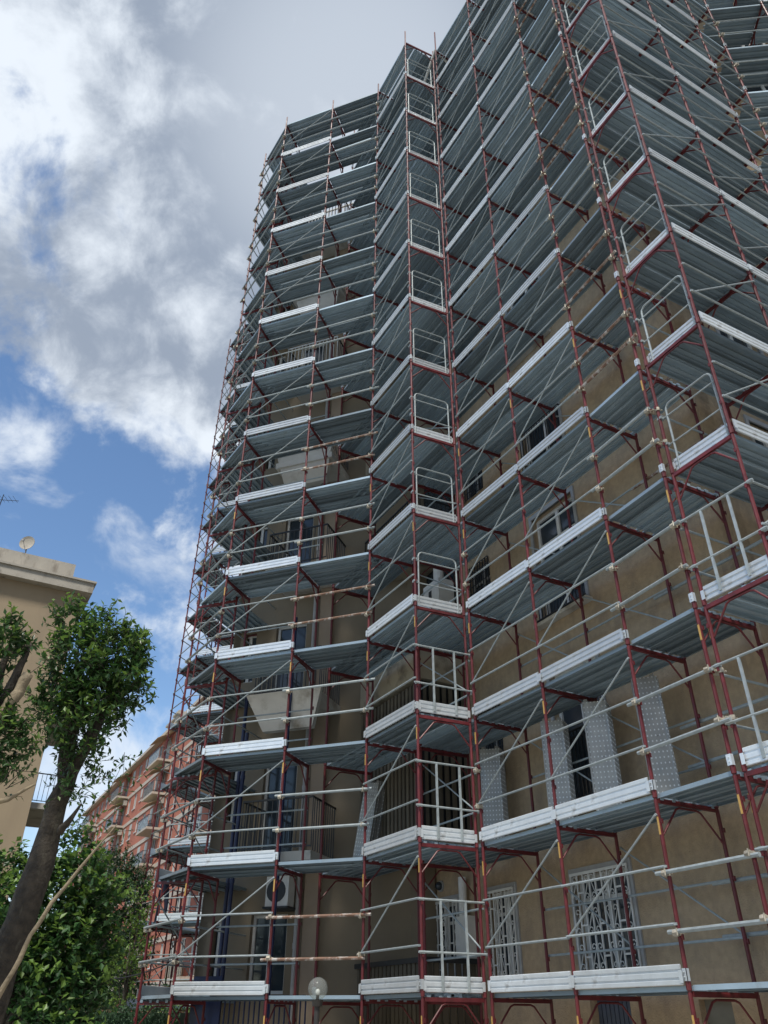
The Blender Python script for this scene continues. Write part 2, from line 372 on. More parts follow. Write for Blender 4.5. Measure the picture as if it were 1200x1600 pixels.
def jit(s): return random.uniform(-s, s)
def frames(T, p, inward, levels=range(NL), width=FW, sticker=(), stub=0.45, couplers=(), clamp=True):
    """one stack of frames at outer standard p; inward = unit vector to the inner standard"""
    # local Y must point inward, so local X = inward rotated by -90 degrees
    dx = V2(inward.y, -inward.x)
    for k in levels:
        mw = basis(p, dx, zk(k)-2.0)
        fo = part('frame', m_frame(2.0, width), T, mw)
        if k in sticker: part('sticker', m_sticker(), fo, mw @ Matrix.Translation((0, 0, 1.58)))
        if k in couplers:
            for z in (0.57, 1.17): part('coupler', m_coupler(), fo, mw @ Matrix.Translation((0, 0, z + jit(0.03))) @ Matrix.Rotation(jit(0.2), 4, 'Z'))
        if clamp and k < NL-1: part('toe_board_clamp', m_clamp(), fo, mw @ Matrix.Translation((0, 0, 2.09)))
    top = zk(max(levels))
    b = MB(); b.tube((0,0,-0.02), (0,0,stub), 0.022, 8); b.tube((0,width,-0.02), (0,width,stub*0.4), 0.022, 8)
    part('standard_stub', b.mesh('standard_stub', m_red), T, basis(p, dx, top))
def bay(T, p0, p1, levels=range(NL), planks=3, off=0.0, toe=True, rails='pre', brace=True, inner=True, inbrace=False, dz=0.0, top_open=True, toe_skip=(), lowplank=False, mirror=False, width=FW, rusty=()):
    d = p1-p0; Lb = d.length; dn = d.normalized()
    for k in levels:
        z = zk(k)+dz; mw = basis(p0, dn, z)
        for i in range(planks):
            w = 0.325; y = off + 0.03 + i*(width-0.05)/3.0
            part('deck_plank', m_plank(Lb), T, mw @ Matrix.Translation((jit(0.008), y+jit(0.006), jit(0.003))))
        if k == NL-1: continue
        if toe and k not in toe_skip: part('toe_board', m_toeb(Lb), T, mw @ Matrix.Translation((0, -0.032+jit(0.004), 0.056+jit(0.006))))
        zs = (0.63, 1.24)
        if rails == 'pre':
            for zr in zs: part('guardrail', m_tube(Lb), T, mw @ Matrix.Translation((0, -0.045, zr+jit(0.012))))
        elif rails == 'tube':
            for zr in (0.575, 1.18):
                l2 = Lb+0.16+random.random()*0.12
                me = m_tube(round(l2*20)/20, 0.0242, m_rusty if (k in rusty) else m_galv, False)
                part('guardrail', me, T, mw @ Matrix.Translation((-0.08-random.random()*0.06, -0.062, zr+jit(0.02))) @ Matrix.Rotation(jit(0.008), 4, 'Y'))
        if inner:
            for zr in (0.56, 1.17):
                if rails == 'pre': part('inner_rail', m_tube(Lb), T, mw @ Matrix.Translation((0, width+0.045, zr+jit(0.012))))
        z0b, z1b = (0.64, 1.83)
        if brace:
            dd = Vector((Lb, 0, z1b-z0b)); ln = dd.length; ang = math.atan2(z1b-z0b, Lb)
            if not mirror: part('diagonal_brace', m_tube(ln-0.06, 0.0135), T, mw @ Matrix.Translation((0.03, -0.038, z0b)) @ Matrix.Rotation(-ang, 4, 'Y'))
            else: part('diagonal_brace', m_tube(ln-0.06, 0.0135), T, mw @ Matrix.Translation((0.03, -0.038, z1b)) @ Matrix.Rotation(ang, 4, 'Y'))
        if inbrace:
            ang = math.atan2(1.25, Lb); ln = math.hypot(Lb, 1.25)
            part('diagonal_brace', m_tube(ln-0.06, 0.0135), T, mw @ Matrix.Translation((0.03, width+0.04, 1.8)) @ Matrix.Rotation(ang, 4, 'Y'))
def gates(T, p_left, p_right, squares=(0,1,2), levels=range(NL-1)):
    d = p_right-p_left
    for k in levels:
        mw = basis(p_left, d, zk(k)+0.05)
        part('end_gate', gate_square() if k in squares else gate_round(), T, mw)
        part('toe_board', m_toeb(d.length), T, mw @ Matrix.Translation((0, 0.05 if k not in squares else -0.0, 0.004)))
def stick(): return {k for k in range(NL) if k < 6 and random.random() < 0.75}
ALL = range(NL)
def loc(p): return (p.x, p.y, 0)

# ------------------------------------------------------------------ ground
b = MB(); S = 1500
b.add([(-S,-S,0),(S,-S,0),(S,S,0),(-S,S,0)], [(0,1,2,3)])
g = part('ground', b.mesh('ground', m_soil)); g['kind'] = 'structure'
b = MB(); q = [V2(-16,13), V2(16,3), V2(10,-22), V2(-22,-12)]
b.add([(p.x,p.y,0.006) for p in q], [tuple(range(4))]); b.add([(p.x,p.y,0.0) for p in q], [])
g = part('path', b.mesh('path', mat('bounce_paving', (0.40, 0.37, 0.32), 0.9, 0, 0.15, 2, 0.2, 30))); g['kind'] = 'structure'  # unseen paving, made pale and wide to bounce light up under the decks
b = MB(); q = [P['A']-n*1.2-a*2, P['C']-n*1.5, P['D']-v*1.5+u*.3, P['H']-v*1.6+u*1.8, P['I']+u*1.5+v*9, P['I']-u*10+v*14, P['X']-u*14]
b.add([(p.x,p.y,0.012) for p in q], [tuple(range(len(q)))]); g = part('pavement', b.mesh('pavement', m_cornice)); g['kind'] = 'structure'

# ------------------------------------------------------------------ scaffolded building
Ep = P['Ep']; Cc = P['C']
BT = thing('apartment_building', loc(Ep+v*1.5), 'tall tan stucco apartment block wrapped in scaffolding on all visible sides', 'building')
def wall(name, parent, p0, d, Lw, z0, z1, opens, m, depth=0.32, reveal=0.22, t=None, label=None):
    """wall face on the line p0 + d*s, outward side to the right of d; openings (s0, s1, z0, z1) with reveals"""
    xs = sorted({0, Lw, *[o[0] for o in opens], *[o[1] for o in opens]}); zs = sorted({z0, z1, *[o[2] for o in opens], *[o[3] for o in opens]})
    b = MB()
    for i in range(len(xs)-1):
        for j in range(len(zs)-1):
            cx, cz = (xs[i]+xs[i+1])/2, (zs[j]+zs[j+1])/2
            if any(o[0] < cx < o[1] and o[2] < cz < o[3] for o in opens): continue
            b.add([(xs[i],0,zs[j]),(xs[i+1],0,zs[j]),(xs[i+1],0,zs[j+1]),(xs[i],0,zs[j+1])], [(0,1,2,3)])
    for (s0, s1, a0, a1) in opens:
        b.add([(s0,0,a0),(s1,0,a0),(s1,0,a1),(s0,0,a1),(s0,reveal,a0),(s1,reveal,a0),(s1,reveal,a1),(s0,reveal,a1)],
              [(0,1,5,4),(1,2,6,5),(2,3,7,6),(3,0,4,7)])
    b.add([(0,0,z0),(0,depth,z0),(0,depth,z1),(0,0,z1),(Lw,0,z0),(Lw,depth,z0),(Lw,depth,z1),(Lw,0,z1)], [(0,3,2,1),(4,5,6,7),(3,7,6,2)])
    b.add([(0,depth+0.01,z0),(Lw,depth+0.01,z0),(Lw,depth+0.01,z1),(0,depth+0.01,z1)], [(0,1,2,3)])
    return part(name, b.mesh(name, m), parent, basis(p0, d, 0), label)
def scroll(b, x, z, r, s, y=0.0, t=0.008):
    pts = [(x + s*r*(1-i/9)*math.cos(i*0.75), y, z + r*(1-i/9)*math.sin(i*0.75)) for i in range(9)]
    b.path(pts, t, 4)
def window(parent, p0, d, s0, s1, z0, z1, style='grille', reveal=0.2, frame=None, rail=False):
    w, h = s1-s0, z1-z0; mw = basis(p0+d*s0, d, z0); frame = frame or m_white
    b = MB(); y0, y1 = reveal-0.09, reveal-0.02; t = 0.06
    b.box(0,t,y0,y1,0,h); b.box(w-t,w,y0,y1,0,h); b.box(t,w-t,y0,y1,0,t); b.box(t,w-t,y0,y1,h-t,h); b.box(w/2-0.04,w/2+0.04,y0+0.003,y1-0.003,t,h-t)
    if style != 'plain': b.box(t,w/2-0.04,y0+0.01,y1-0.01,h*0.72,h*0.72+0.05); b.box(w/2+0.04,w-t,y0+0.01,y1-0.01,h*0.72,h*0.72+0.05)
    W_ = part('window', b.mesh('window', frame), parent, mw)
    b = MB(); b.box(0.02,w/2-0.001,y1-0.03,y1-0.02,0.02,h-0.02); part('pane', b.mesh('pane', m_glass), W_, mw)
    b = MB(); b.box(w/2+0.001,w-0.02,y1-0.03,y1-0.02,0.02,h-0.02); part('pane', b.mesh('pane', m_glass), W_, mw)
    b = MB(); b.box(-0.02,w+0.02,y1+0.001,y1+0.015,-0.02,h+0.02); part('room_shade_sheet', b.mesh('room_shade_sheet', m_dark), W_, mw)  # black sheet painted as the shade of the room behind the glass
    if style in ('grille', 'frame'):
        b = MB(); b.box(-0.07,0,-0.03,0.03,-0.0,h); b.box(w,w+0.07,-0.03,0.03,0,h); b.box(-0.07,w+0.07,-0.03,0.03,h,h+0.09); b.box(-0.1,w+0.1,-0.06,0.03,-0.06,0)
        part('surround', b.mesh('surround', m_grey), W_, mw)
    if style == 'grille':      # white wrought grille with scrolls
        b = MB(); nb = 9 if w > 1 else 7; y = -0.05
        b.box(-0.02,w+0.02,y-0.012,y+0.012,-0.02,0.02); b.box(-0.02,w+0.02,y-0.012,y+0.012,h-0.02,h+0.02)
        xs = [i*w/nb for i in range(nb+1)]
        for x in xs: b.box(x-0.011,x+0.011,y-0.011,y+0.011,0,h)
        for i in range(nb):
            xa, xb = xs[i], xs[i+1]; xm = (xa+xb)/2; rr = (xb-xa)*0.42
            if i % 3 == 1:
                for zz in (0.16, 0.47, 0.80): b.box(xa,xb,y-0.008,y+0.008,h*zz-0.012,h*zz+0.012)
            else:
                s = 1 if i % 2 else -1
                for z0_ in (0.05, 0.40, 0.74):
                    scroll(b, xm, h*z0_+0.02, rr, s, y); scroll(b, xm, h*(z0_+0.2), rr, -s, y)
                    b.tube((xm+s*rr*0.9, y, h*z0_+0.03), (xm-s*rr*0.9, y, h*(z0_+0.2)), 0.007, 4)
        part('grille', b.mesh('grille', m_white), W_, mw)
    if style == 'mesh':
        b = MB(); y = -0.04
        for i in range(9): b.box(w*i/8-0.009,w*i/8+0.009,y-0.009,y+0.009,0,h)
        for j in range(10): b.box(0,w,y-0.006,y+0.006,h*j/9-0.008,h*j/9+0.008)
        part('grille', b.mesh('grille', m_iron), W_, mw)
    if rail:                   # french-window balustrade, white with close bars
        b = MB(); y = -0.10; hh = 1.12
        for z in (0.06, hh, hh-0.12): b.box(-0.06,w+0.06,y-0.014,y+0.014,z-0.013,z+0.013)
        for i in range(int(w/0.085)+1): x = i*0.085+0.02; b.box(x-0.007,x+0.007,y-0.007,y+0.007,0.06,hh)
        for x in (-0.06, w+0.06): b.box(x-0.012,x+0.012,y,0.0,hh-0.013,hh+0.013)
        part('balustrade', b.mesh('balustrade', m_iron), W_, mw)
        b = MB(); b.box(-0.12,w+0.12,-0.16,0.02,-0.07,-0.005); part('sill', b.mesh('sill', m_conc), W_, mw)
    return W_
FL = [1.25+3.25*i for i in range(9)]
S0 = Ep + v*1.35 - u*6.0                                             # wall 1 starts here; s_local = s + 6
op = []
cols = ((-1.83,-1.06), (0.45,1.66), (-4.0,-2.78))
for i, z in enumerate(FL[:8]):
    for j, (s0, s1) in enumerate(cols):
        if i == 0: op.append((s0+6, s1+6, z+1.05, 3.62))
        elif j == 0: op.append((s0+6, s1+6, z+0.9, z+2.35))
        else: op.append((s0+6, s1+6, z+0.12, z+2.4))
op.append((0.5+6, 1.3+6, 0.3, 2.02)); op.append((2.5+6, 3.0+6, 1.1, 1.96))
wall('wall', BT, S0, u, 10.7, 0, 28.6, op, m_wall, label='tan stucco wall with grilled windows')
for (s0, s1, a0, a1) in op[:-2]:
    i = round((a0-1.25)/3.25-0.2)
    if a0 < 2.5: window(BT, S0, u, s0, s1, a0, a1, 'grille')
    elif s1-s0 < 0.9: window(BT, S0, u, s0, s1, a0, a1, 'mesh', frame=m_grey)
    else:
        w_ = window(BT, S0, u, s0, s1, a0, a1, 'frame', rail=True)
        if int(a0/3.25) % 2 == 1 and a0 > 9:
            b = MB(); hh = (a1-a0); y = 0.03
            for t in range(16): b.box(0.02, s1-s0-0.02, y, y+0.018, hh*(1-t/32)-0.045, hh*(1-t/32)-0.006)
            part('shutter', b.mesh('shutter', m_shut), w_, basis(S0+u*s0, u, a0))
# basement door and recessed meter panel
b = MB()
for i in range(9): b.box(0.02+i*0.085, 0.09+i*0.085, 0.12, 0.15, 0.31, 2.0)
b.box(0.0,0.8,0.151,0.17,0.3,2.02); part('door', b.mesh('door', mat('dark_corrugated_door', (0.07,0.085,0.12), 0.5, 0.3)), BT, basis(S0+u*6.5, u, 0))
b = MB(); b.box(0,0.5,0.1,0.12,1.1,1.96); part('meter_panel', b.mesh('meter_panel', mat('grey_render_patch', (0.16,0.155,0.13), 0.9)), BT, basis(S0+u*8.5, u, 0))
# wall 2 round the corner, wall 3 after the next inner corner
corner = S0 + u*10.7
wall('wall', BT, corner + v*0.0, v, 4.1, 0, 28.6, [(1.2, 2.3, z+0.3, z+2.4) for z in FL[1:8]], m_wall)
for z in FL[1:8]: window(BT, corner, v, 1.2, 2.3, z+0.3, z+2.4, 'frame')
c3 = corner + v*4.1
wall('wall', BT, c3, dm, 7.0, 0, 28.6, [(1.0, 2.2, z+0.3, z+2.4) for z in FL[4:8]], m_wall)
for z in FL[4:8]: window(BT, c3, dm, 1.0, 2.2, z+0.3, z+2.4, 'frame')
# wing wall (parallel to the A-B-C run), beige strip and pilaster
QW = Cc + n*2.7
t0 = -4.75; Q0l = 0.42
wop = []
for i, z in enumerate(FL[:7]): wop += [(-3.55-t0, -2.72-t0, z+ (0.9 if i == 0 else 0.12), z+2.3), (-4.55-t0, -4.1-t0, z+0.9, z+2.2)]
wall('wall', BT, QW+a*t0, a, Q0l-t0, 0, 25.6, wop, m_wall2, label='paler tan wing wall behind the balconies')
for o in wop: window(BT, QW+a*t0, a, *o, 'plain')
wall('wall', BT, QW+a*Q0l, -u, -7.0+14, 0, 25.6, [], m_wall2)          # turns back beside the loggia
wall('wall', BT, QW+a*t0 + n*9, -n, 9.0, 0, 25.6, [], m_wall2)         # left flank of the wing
b = MB(); b.box(-1.9, Q0l, 0.6, 6, 25.6, 27.4); part('roof_block', b.mesh('roof_block', m_wall2), BT, basis(QW, a, 0))
b = MB(); b.box(t0, Q0l, 0.33, 9, 25.45, 25.6); part('roof', b.mesh('roof', m_conc), BT, basis(QW, a, 0))
b = MB()
for i in range(40): x = t0+0.1+i*(Q0l-t0-0.2)/39; b.box(x-0.01,x+0.01,0.1,0.12,25.6,26.6)
b.box(t0,Q0l,0.08,0.14,26.58,26.63); b.box(t0,Q0l,0.09,0.13,25.65,25.69); part('roof_railing', b.mesh('roof_railing', m_white), BT, basis(QW, a, 0))
b = MB(); b.box(-2.31, -2.0, -0.14, 0.0, 0, 25.4); part('pilaster', b.mesh('pilaster', m_pil), BT, basis(QW, a, 0))
b = MB(); b.box(0, 12, 0.33, 9, 28.45, 28.6); part('roof', b.mesh('roof', m_conc), BT, basis(S0+v*0.0-u*0.6, u, 0))
# wing balconies
def rail_mb(b, x0, x1, y, z, h=1.0, step=0.11, hor=True):
    b.box(x0,x1,y-0.015,y+0.015,z+h-0.02,z+h+0.015); b.box(x0,x1,y-0.01,y+0.01,z+0.06,z+0.085)
    k = int((x1-x0)/step)
    for i in range(k+1): x = x0+(x1-x0)*i/k; b.box(x-0.008,x+0.008,y-0.008,y+0.008,z+0.05,z+h)
for i, z in enumerate(FL[1:8]):
    x0, x1 = (-3.35, -1.72); yf, yb = -1.2, -0.003
    b = MB(); b.box(x0,x1,yf,yb,z-0.17,z); 
    bal = part('balcony', b.mesh('balcony', m_conc), BT, basis(QW, a, 0))
    mw = basis(QW, a, 0)
    if i in (1, 3, 5):      # solid flared parapet
        b = MB(); zt = z+ (0.02 if i == 1 else 0.75); 
        b.add([(x0-0.1,yf-0.12,zt),(x1+0.1,yf-0.12,zt),(x1+0.1,yf-0.02,zt),(x0-0.1,yf-0.02,zt),(x0+0.25,yf+0.15,z-0.75),(x1-0.2,yf+0.15,z-0.75),(x1-0.2,yf+0.3,z-0.75),(x0+0.25,yf+0.3,z-0.75)],
              [(0,1,2,3),(7,6,5,4),(4,5,1,0),(5,6,2,1),(6,7,3,2),(7,4,0,3)])
        part('parapet', b.mesh('parapet', m_conc), bal, mw)
    b = MB(); zr = z + (0.02 if i != 3 else 0.2)
    rail_mb(b, x0+0.02, x1-0.02, yf+0.04, zr); part('railing', b.mesh('railing', m_iron if i != 4 else m_white), bal, mw)
    for x in (x0+0.03, x1-0.03):
        b = MB(); b.box(x-0.015,x+0.015,yf+0.06,yb,zr+0.98,zr+1.015)
        for y in [yf+0.15+0.11*t for t in range(10)]: b.box(x-0.008,x+0.008,y-0.008,y+0.008,zr,zr+1.0)
        part('side_railing', b.mesh('side_railing', m_iron), bal, mw)
# loggia block beside the C-D run: corner at u=-0.13, offset 1.2 from the C line
LB = Cc + v*1.2 - u*0.13                                              # outer corner
mwl = basis(LB - u*2.55, u, 0); wl = 2.55                             # front face, local x 0..2.55
mws = basis(LB, v, 0)                                                 # side face, local x 0..~1.2
for i, z in enumerate(FL[1:9]):
    b = MB(); b.box(0,wl,0,1.25,z-0.22,z); sl_ = part('balcony', b.mesh('balcony', m_beam), BT, mwl, 'brown slatted loggia' if i == 0 else None)
    if i in (0, 4, 5):
        b0 = z; hh = 2.95; k = 17
        for t in range(k):
            bb = cached(('slatf', hh), lambda: (lambda q: (q.box(0,0.085,0,0.03,0,hh), q.mesh('slat', m_slat))[1])(MB()))
            part('slat', bb, sl_, mwl @ Matrix.Translation((0.03+t*(wl-0.12)/(k-1), 0.02, z)))
        for t in range(7): part('slat', bb, sl_, mws @ Matrix.Translation((0.12+t*0.155, 0.02, z)))
        b = MB(); b.box(0.02,wl-0.02,0.10,0.13,z,z+3.0); b.box(wl-0.13,wl-0.10,0.12,1.2,z,z+3.0); part('slat_shade_sheet', b.mesh('slat_shade_sheet', m_dark), sl_, mwl)  # black sheets painted as the shade of the openings behind the slats
    elif i in (2, 6):
        b = MB(); rail_mb(b, 0.02, wl-0.03, 0.03, z, 1.0); part('railing', b.mesh('railing', m_iron), sl_, mwl)
        b = MB(); rail_mb(b, 0.05, 1.2, 0.03, z, 1.0); part('railing', b.mesh('railing', m_iron), sl_, mws)
    else:
        b = MB(); b.box(0,wl,0,0.12,z,z+0.95); b.box(wl-0.12,wl,0.12,1.2,z,z+0.95); part('parapet', b.mesh('parapet', m_beam), sl_, mwl)
    b = MB(); b.box(0.0,wl-0.2,1.1,1.15,z,z+3.0); part('loggia_glazing', b.mesh('loggia_glazing', m_glass), sl_, mwl)
b = MB(); b.box(0,wl,0.0,1.25,28.3,28.6); part('roof', b.mesh('roof', m_beam), BT, mwl)
# ground-floor slatted fence beneath the loggia with a dark top rail
FT = thing('slatted_fence', loc(LB-u*1.2), 'brown vertical slat fence at the foot of the loggia, behind the corner gate', 'fence')
for t in range(17): part('slat', cached('fs', lambda: (lambda q: (q.box(0,0.1,0,0.03,0,2.55), q.mesh('slat', m_slat))[1])(MB())), FT, mwl @ Matrix.Translation((0.03+t*0.147, 0.05, 0)))
for t in range(9): part('slat', _cache['fs'], FT, mws @ Matrix.Translation((0.1+t*0.147, 0.05, 0)))
b = MB(); b.box(0,wl,0.0,0.05,2.55,2.63); part('top_rail', b.mesh('top_rail', m_iron), FT, mwl)
b = MB(); b.box(0.05,1.5,0.0,0.05,2.55,2.63); part('top_rail', b.mesh('top_rail', m_iron), FT, mws)

# equipment on the walls
b = MB(); b.box(-0.25,0.25,0,0.28,0,0.55)
AC = thing('air_conditioner', (QW.x-2.6*a.x, QW.y-2.6*a.y, 3.6), 'white air conditioner with dark round fan beside the pilaster', 'air conditioner')
part('casing', b.mesh('casing', m_white), AC, basis(QW - a*2.72 - n*0.55, a, 3.62))
b = MB(); b.tube((-0.02,-0.012,0.28),(-0.02,0.0,0.28),0.21,20); part('fan', b.mesh('fan', m_iron), AC, basis(QW - a*2.72 - n*0.55, a, 3.62))
b = MB(); b.box(-0.28,0.28,-0.05,0.55,-0.04,-0.004); part('bracket', b.mesh('bracket', m_iron), AC, basis(QW - a*2.72 - n*0.55, a, 3.62))
Sx = Ep+v*1.35
BX = thing('boiler_cabinet', (Sx.x-2.5*u.x, Sx.y-2.5*u.y, 2.5), 'white metal cabinet with a wide flue pipe rising from its top, beside the barred window', 'cabinet')
b = MB(); b.box(-2.6,-2.22,-0.22,-0.004,2.6,3.3); part('cabinet_body', b.mesh('cabinet_body', m_white), BX, basis(Sx, u, 0))
b = MB(); b.tube((-2.46,-0.12,3.3),(-2.46,-0.12,3.95),0.075,14); b.box(-2.45,-2.40,-0.225,-0.22,3.1,3.12); part('flue_pipe', b.mesh('flue_pipe', m_white), BX, basis(Sx, u, 0))
B2 = thing('boiler_cabinet', (Sx.x-2.6*u.x, Sx.y-2.6*u.y, 9.5), 'white metal cabinet with dark slot on the upper balcony behind the rounded gates', 'cabinet')
b = MB(); b.box(-2.95,-2.3,-0.5,-0.1,9.2,10.05); b.tube((-2.6,-0.3,10.05),(-2.6,-0.3,10.45),0.12,12); part('cabinet_body', b.mesh('cabinet_body', m_white), B2, basis(Sx, u, 0))
b = MB(); b.box(-2.72,-2.6,-0.506,-0.5,9.3,9.85); part('slot', b.mesh('slot', m_iron), B2, basis(Sx, u, 0))
WL = thing('wall_lamp', (Sx.x-3.36*u.x, Sx.y-3.36*u.y, 3.9), 'small round wall lamp above the barred window', 'lamp')
b = MB(); b.sphere((-3.36,-0.06,3.91),0.075,12,8); part('lamp_glass', b.mesh('lamp_glass', m_glass, True), WL, basis(Sx, u, 0))
b = MB(); b.tube((-3.36,-0.03,3.91),(-3.36,-0.001,3.91),0.1,14); part('lamp_base', b.mesh('lamp_base', m_grey), WL, basis(Sx, u, 0))
b = MB()
for z in range(0, 26, 3): b.tube((-2.42,-0.2,z),(-2.42,-0.2,z+2.99),0.045,10); b.tube((-2.42,-0.2,z+2.9),(-2.42,-0.2,z+3.0),0.055,10)
tagm(part('drainpipe', b.mesh('drainpipe', m_grey), None, basis(QW, a, 0)), 'grey drainpipe running up the left edge of the tan pilaster', 'pipe')

# ------------------------------------------------------------------ scaffolds
G_S = 'galvanised scaffolds with red frames round the apartment block'
T1 = thing('scaffold', loc(P['B']), 'scaffold run of two bays across the angled balcony wing, left of the reentrant corner', 'scaffold', G_S)
frames(T1, P['A'], n, sticker=stick(), couplers=ALL); frames(T1, P['B'], n, sticker=stick(), couplers=(0,1,2,3,4,5,6,7,8))
bay(T1, P['A'], P['B'], toe=True, brace=True)
bay(T1, P['B'], P['C'], toe=False, rails='tube', brace=False, inner=True, rusty=(0, 3, 5))
T2 = thing('scaffold', loc(P['X']), 'scaffold at the left corner with a chamfered bay and a run leading away behind', 'scaffold', G_S)
xd = V2(math.cos(rad(68.5)), math.sin(rad(68.5)))                     # run going away from X
X1 = P['X']+xd*1.8; X2 = X1+xd*1.8; X3 = X2+xd*1.8
for p in (P['X'], X1, X2, X3): frames(T2, p, a, clamp=False, couplers=ALL if p is P['X'] else ())
bay(T2, X1, P['X'], rails='pre', brace=True, toe=True); bay(T2, X2, X1, toe=True, brace=False); bay(T2, X3, X2, toe=True)
bay(T2, P['X'], P['A'], planks=2, toe=False, rails='tube', brace=False, inner=False, dz=0.03)
T3 = thing('scaffold', loc(P['D']), 'scaffold run ending in a stack of gates at the inner corner, centre of the block', 'scaffold', G_S)
frames(T3, P['Cb'], v, sticker=()); frames(T3, P['C'], v, sticker=stick(), couplers=ALL)
frames(T3, P['D'], (P['E']-P['D']).normalized(), width=(P['E']-P['D']).length, sticker=stick(), stub=0.7)
bay(T3, P['Cb'], P['C'], toe=False, rails='none', brace=False, inner=True, dz=-0.005)
bay(T3, P['C'], P['D'], toe=True, brace=True, inbrace=True)
gates(T3, P['D'], P['E'])
T4 = thing('scaffold', loc(P['F']), 'longest scaffold run, climbing out of frame along the tan wall with grilled windows', 'scaffold', G_S)
for nm, cps in (('Ep', (0, 2, 4)), ('F', ()), ('G', ALL), ('H', ALL)):
    frames(T4, P[nm], v, sticker=stick(), couplers=cps, stub=1.2 if nm == 'Ep' else 0.45)
Eb = P['Ep'] - u*1.8
frames(T4, Eb, v, clamp=False)
for k in range(1, NL): bay(T4, Eb, P['Ep'], levels=[k], toe=False, rails='none', brace=False, inner=False, top_open=False)
bay(T4, P['Ep'], P['F'], inbrace=True); bay(T4, P['F'], P['G'], inbrace=True)
bay(T4, P['G'], P['H'], toe=False, rails='tube', brace=False, inner=False, rusty=(4, 5, 7, 8, 10))
for k in range(12):                                                   # tie tubes behind G-H and loose toe board
    mw = basis(P['G'], u, zk(k))
    for z in (0.62, 1.15): part('tie_tube', m_tube(2.1, 0.0242, m_galv if k < 3 else m_rusty, False), T4, mw @ Matrix.Translation((-0.35, 1.11, z+jit(0.05))))
T5 = thing('scaffold', loc(P['J']), 'scaffold run at upper right turned towards the viewer, ending in gates beside doubled red posts', 'scaffold', G_S)
frames(T5, P['Hp'], u, sticker=stick(), clamp=False, width=1.0, couplers=(0,2,4))
# the run decks span along v from the H'-I frame
for p in ('J', 'K', 'L'): frames(T5, P[p], -u, clamp=True, couplers=ALL if p == 'L' else ())
bay(T5, P['I'], P['J'], brace=True, inner=True); bay(T5, P['J'], P['K'], brace=True, inner=True)
bay(T5, P['K'], P['L'], toe=False, brace=False, inner=False)
gates(T5, P['Hp'], P['I'])
T6 = thing('scaffold', loc(P['M']), 'scaffold run in the top right corner of the picture, past the next inner corner', 'scaffold', G_S)
nm_ = V2(-dm.y, dm.x)
for p in ('M', 'N', 'O'): frames(T6, P[p], nm_)
bay(T6, P['L'], P['M'], toe=False, rails='pre', brace=False); bay(T6, P['M'], P['N']); bay(T6, P['N'], P['O'])
T7 = thing('scaffold', loc(P['Y']), 'slim distant scaffold seen past the left edge of the nearer ones', 'scaffold', G_S)
Y = P['Y']; YA = Y + (P['A']-P['X']); Y1 = Y+xd*1.8; Y2 = Y1+xd*1.8
for p in (Y, Y1, Y2): frames(T7, p, a, clamp=False)
frames(T7, YA, n, clamp=False); frames(T7, YA+a*1.8, n, clamp=False)
bay(T7, Y1, Y, brace=True); bay(T7, Y2, Y1, brace=True); bay(T7, Y, YA, planks=2, toe=False, brace=False, inner=False, rails='pre'); bay(T7, YA, YA+a*1.8)

# white tubes at the top inner corner
b = MB(); q0 = P['Ep']; b.tube((q0.x-0.42, q0.y+0.65, 27.0), (q0.x-0.02, q0.y+0.0, 28.05), 0.04, 10); b.tube((q0.x-0.02, q0.y, 28.08), (q0.x+0.42, q0.y+0.35, 27.95), 0.04, 10)
tagm(part('wrapped_pipe', b.mesh('wrapped_pipe', m_white)), 'white wrapped pipe ends at the topmost inner corner of the scaffolding', 'pipe')

# loose decks leaning against the wall on the first lift and in the reentrant corner
GP = 'galvanised scaffold boards stood on end'
def lean(p0, d, s, off, z, ry, face, label, yaw=0.0, h=1.8):
    me = m_plank(h, 0.36, True, m_board)
    base = basis(p0, d, z)
    if face: R = Matrix(((0,1,0,0),(0,0,1,0),(1,0,0,0),(0,0,0,1)))   # plank length up, walking face to viewer (local -y)
    else: R = Matrix(((0,0,1,0),(0,1,0,0),(1,0,0,0),(0,0,0,1)))
    if face: R = Matrix(((0,1,0,0),(0,0,-1,0),(1,0,0,0),(0,0,0,1)))
    mw = base @ Matrix.Translation((s, off, 0)) @ Matrix.Rotation(yaw, 4, 'Z') @ Matrix.Rotation(ry, 4, 'Y') @ R
    tagm(part('steel_board', me, None, mw), label, 'scaffold board', GP)
zl = zk(1)+0.06
ORD = ['front dotted board', 'second board from the front', 'third board from the front', 'fourth board from the front', 'rearmost board']
def stack(p0, s, off, count, tilt, yaw, where):
    ca, sa = math.cos(yaw), math.sin(yaw)
    for i in range(count):
        dx, dy = i*0.012, i*0.062
        lab = ORD[i] if i < count-1 or count == 1 else ORD[4]
        lean(p0, u, s + dx*ca - dy*sa, off + dx*sa + dy*ca, zl, tilt + jit(0.006), True, f'{lab} of the stack {where}', yaw)
stack(Ep, 0.82, 0.70, 5, 0.01, 0.78, 'left of the dark window')
stack(Ep, 1.86, 0.70, 5, 0.0, 0.78, 'right of the dark window')
stack(Ep, 2.99, 0.66, 3, -0.02, 0.78, 'just behind a red post, farthest right')
stack(Ep, -0.97, 0.72, 5, 0.01, 0.78, 'beside the doubled posts')
stack(Cc, -2.15, 0.82, 4, 0.20, 0.4, 'tilted in the shaded inner corner')

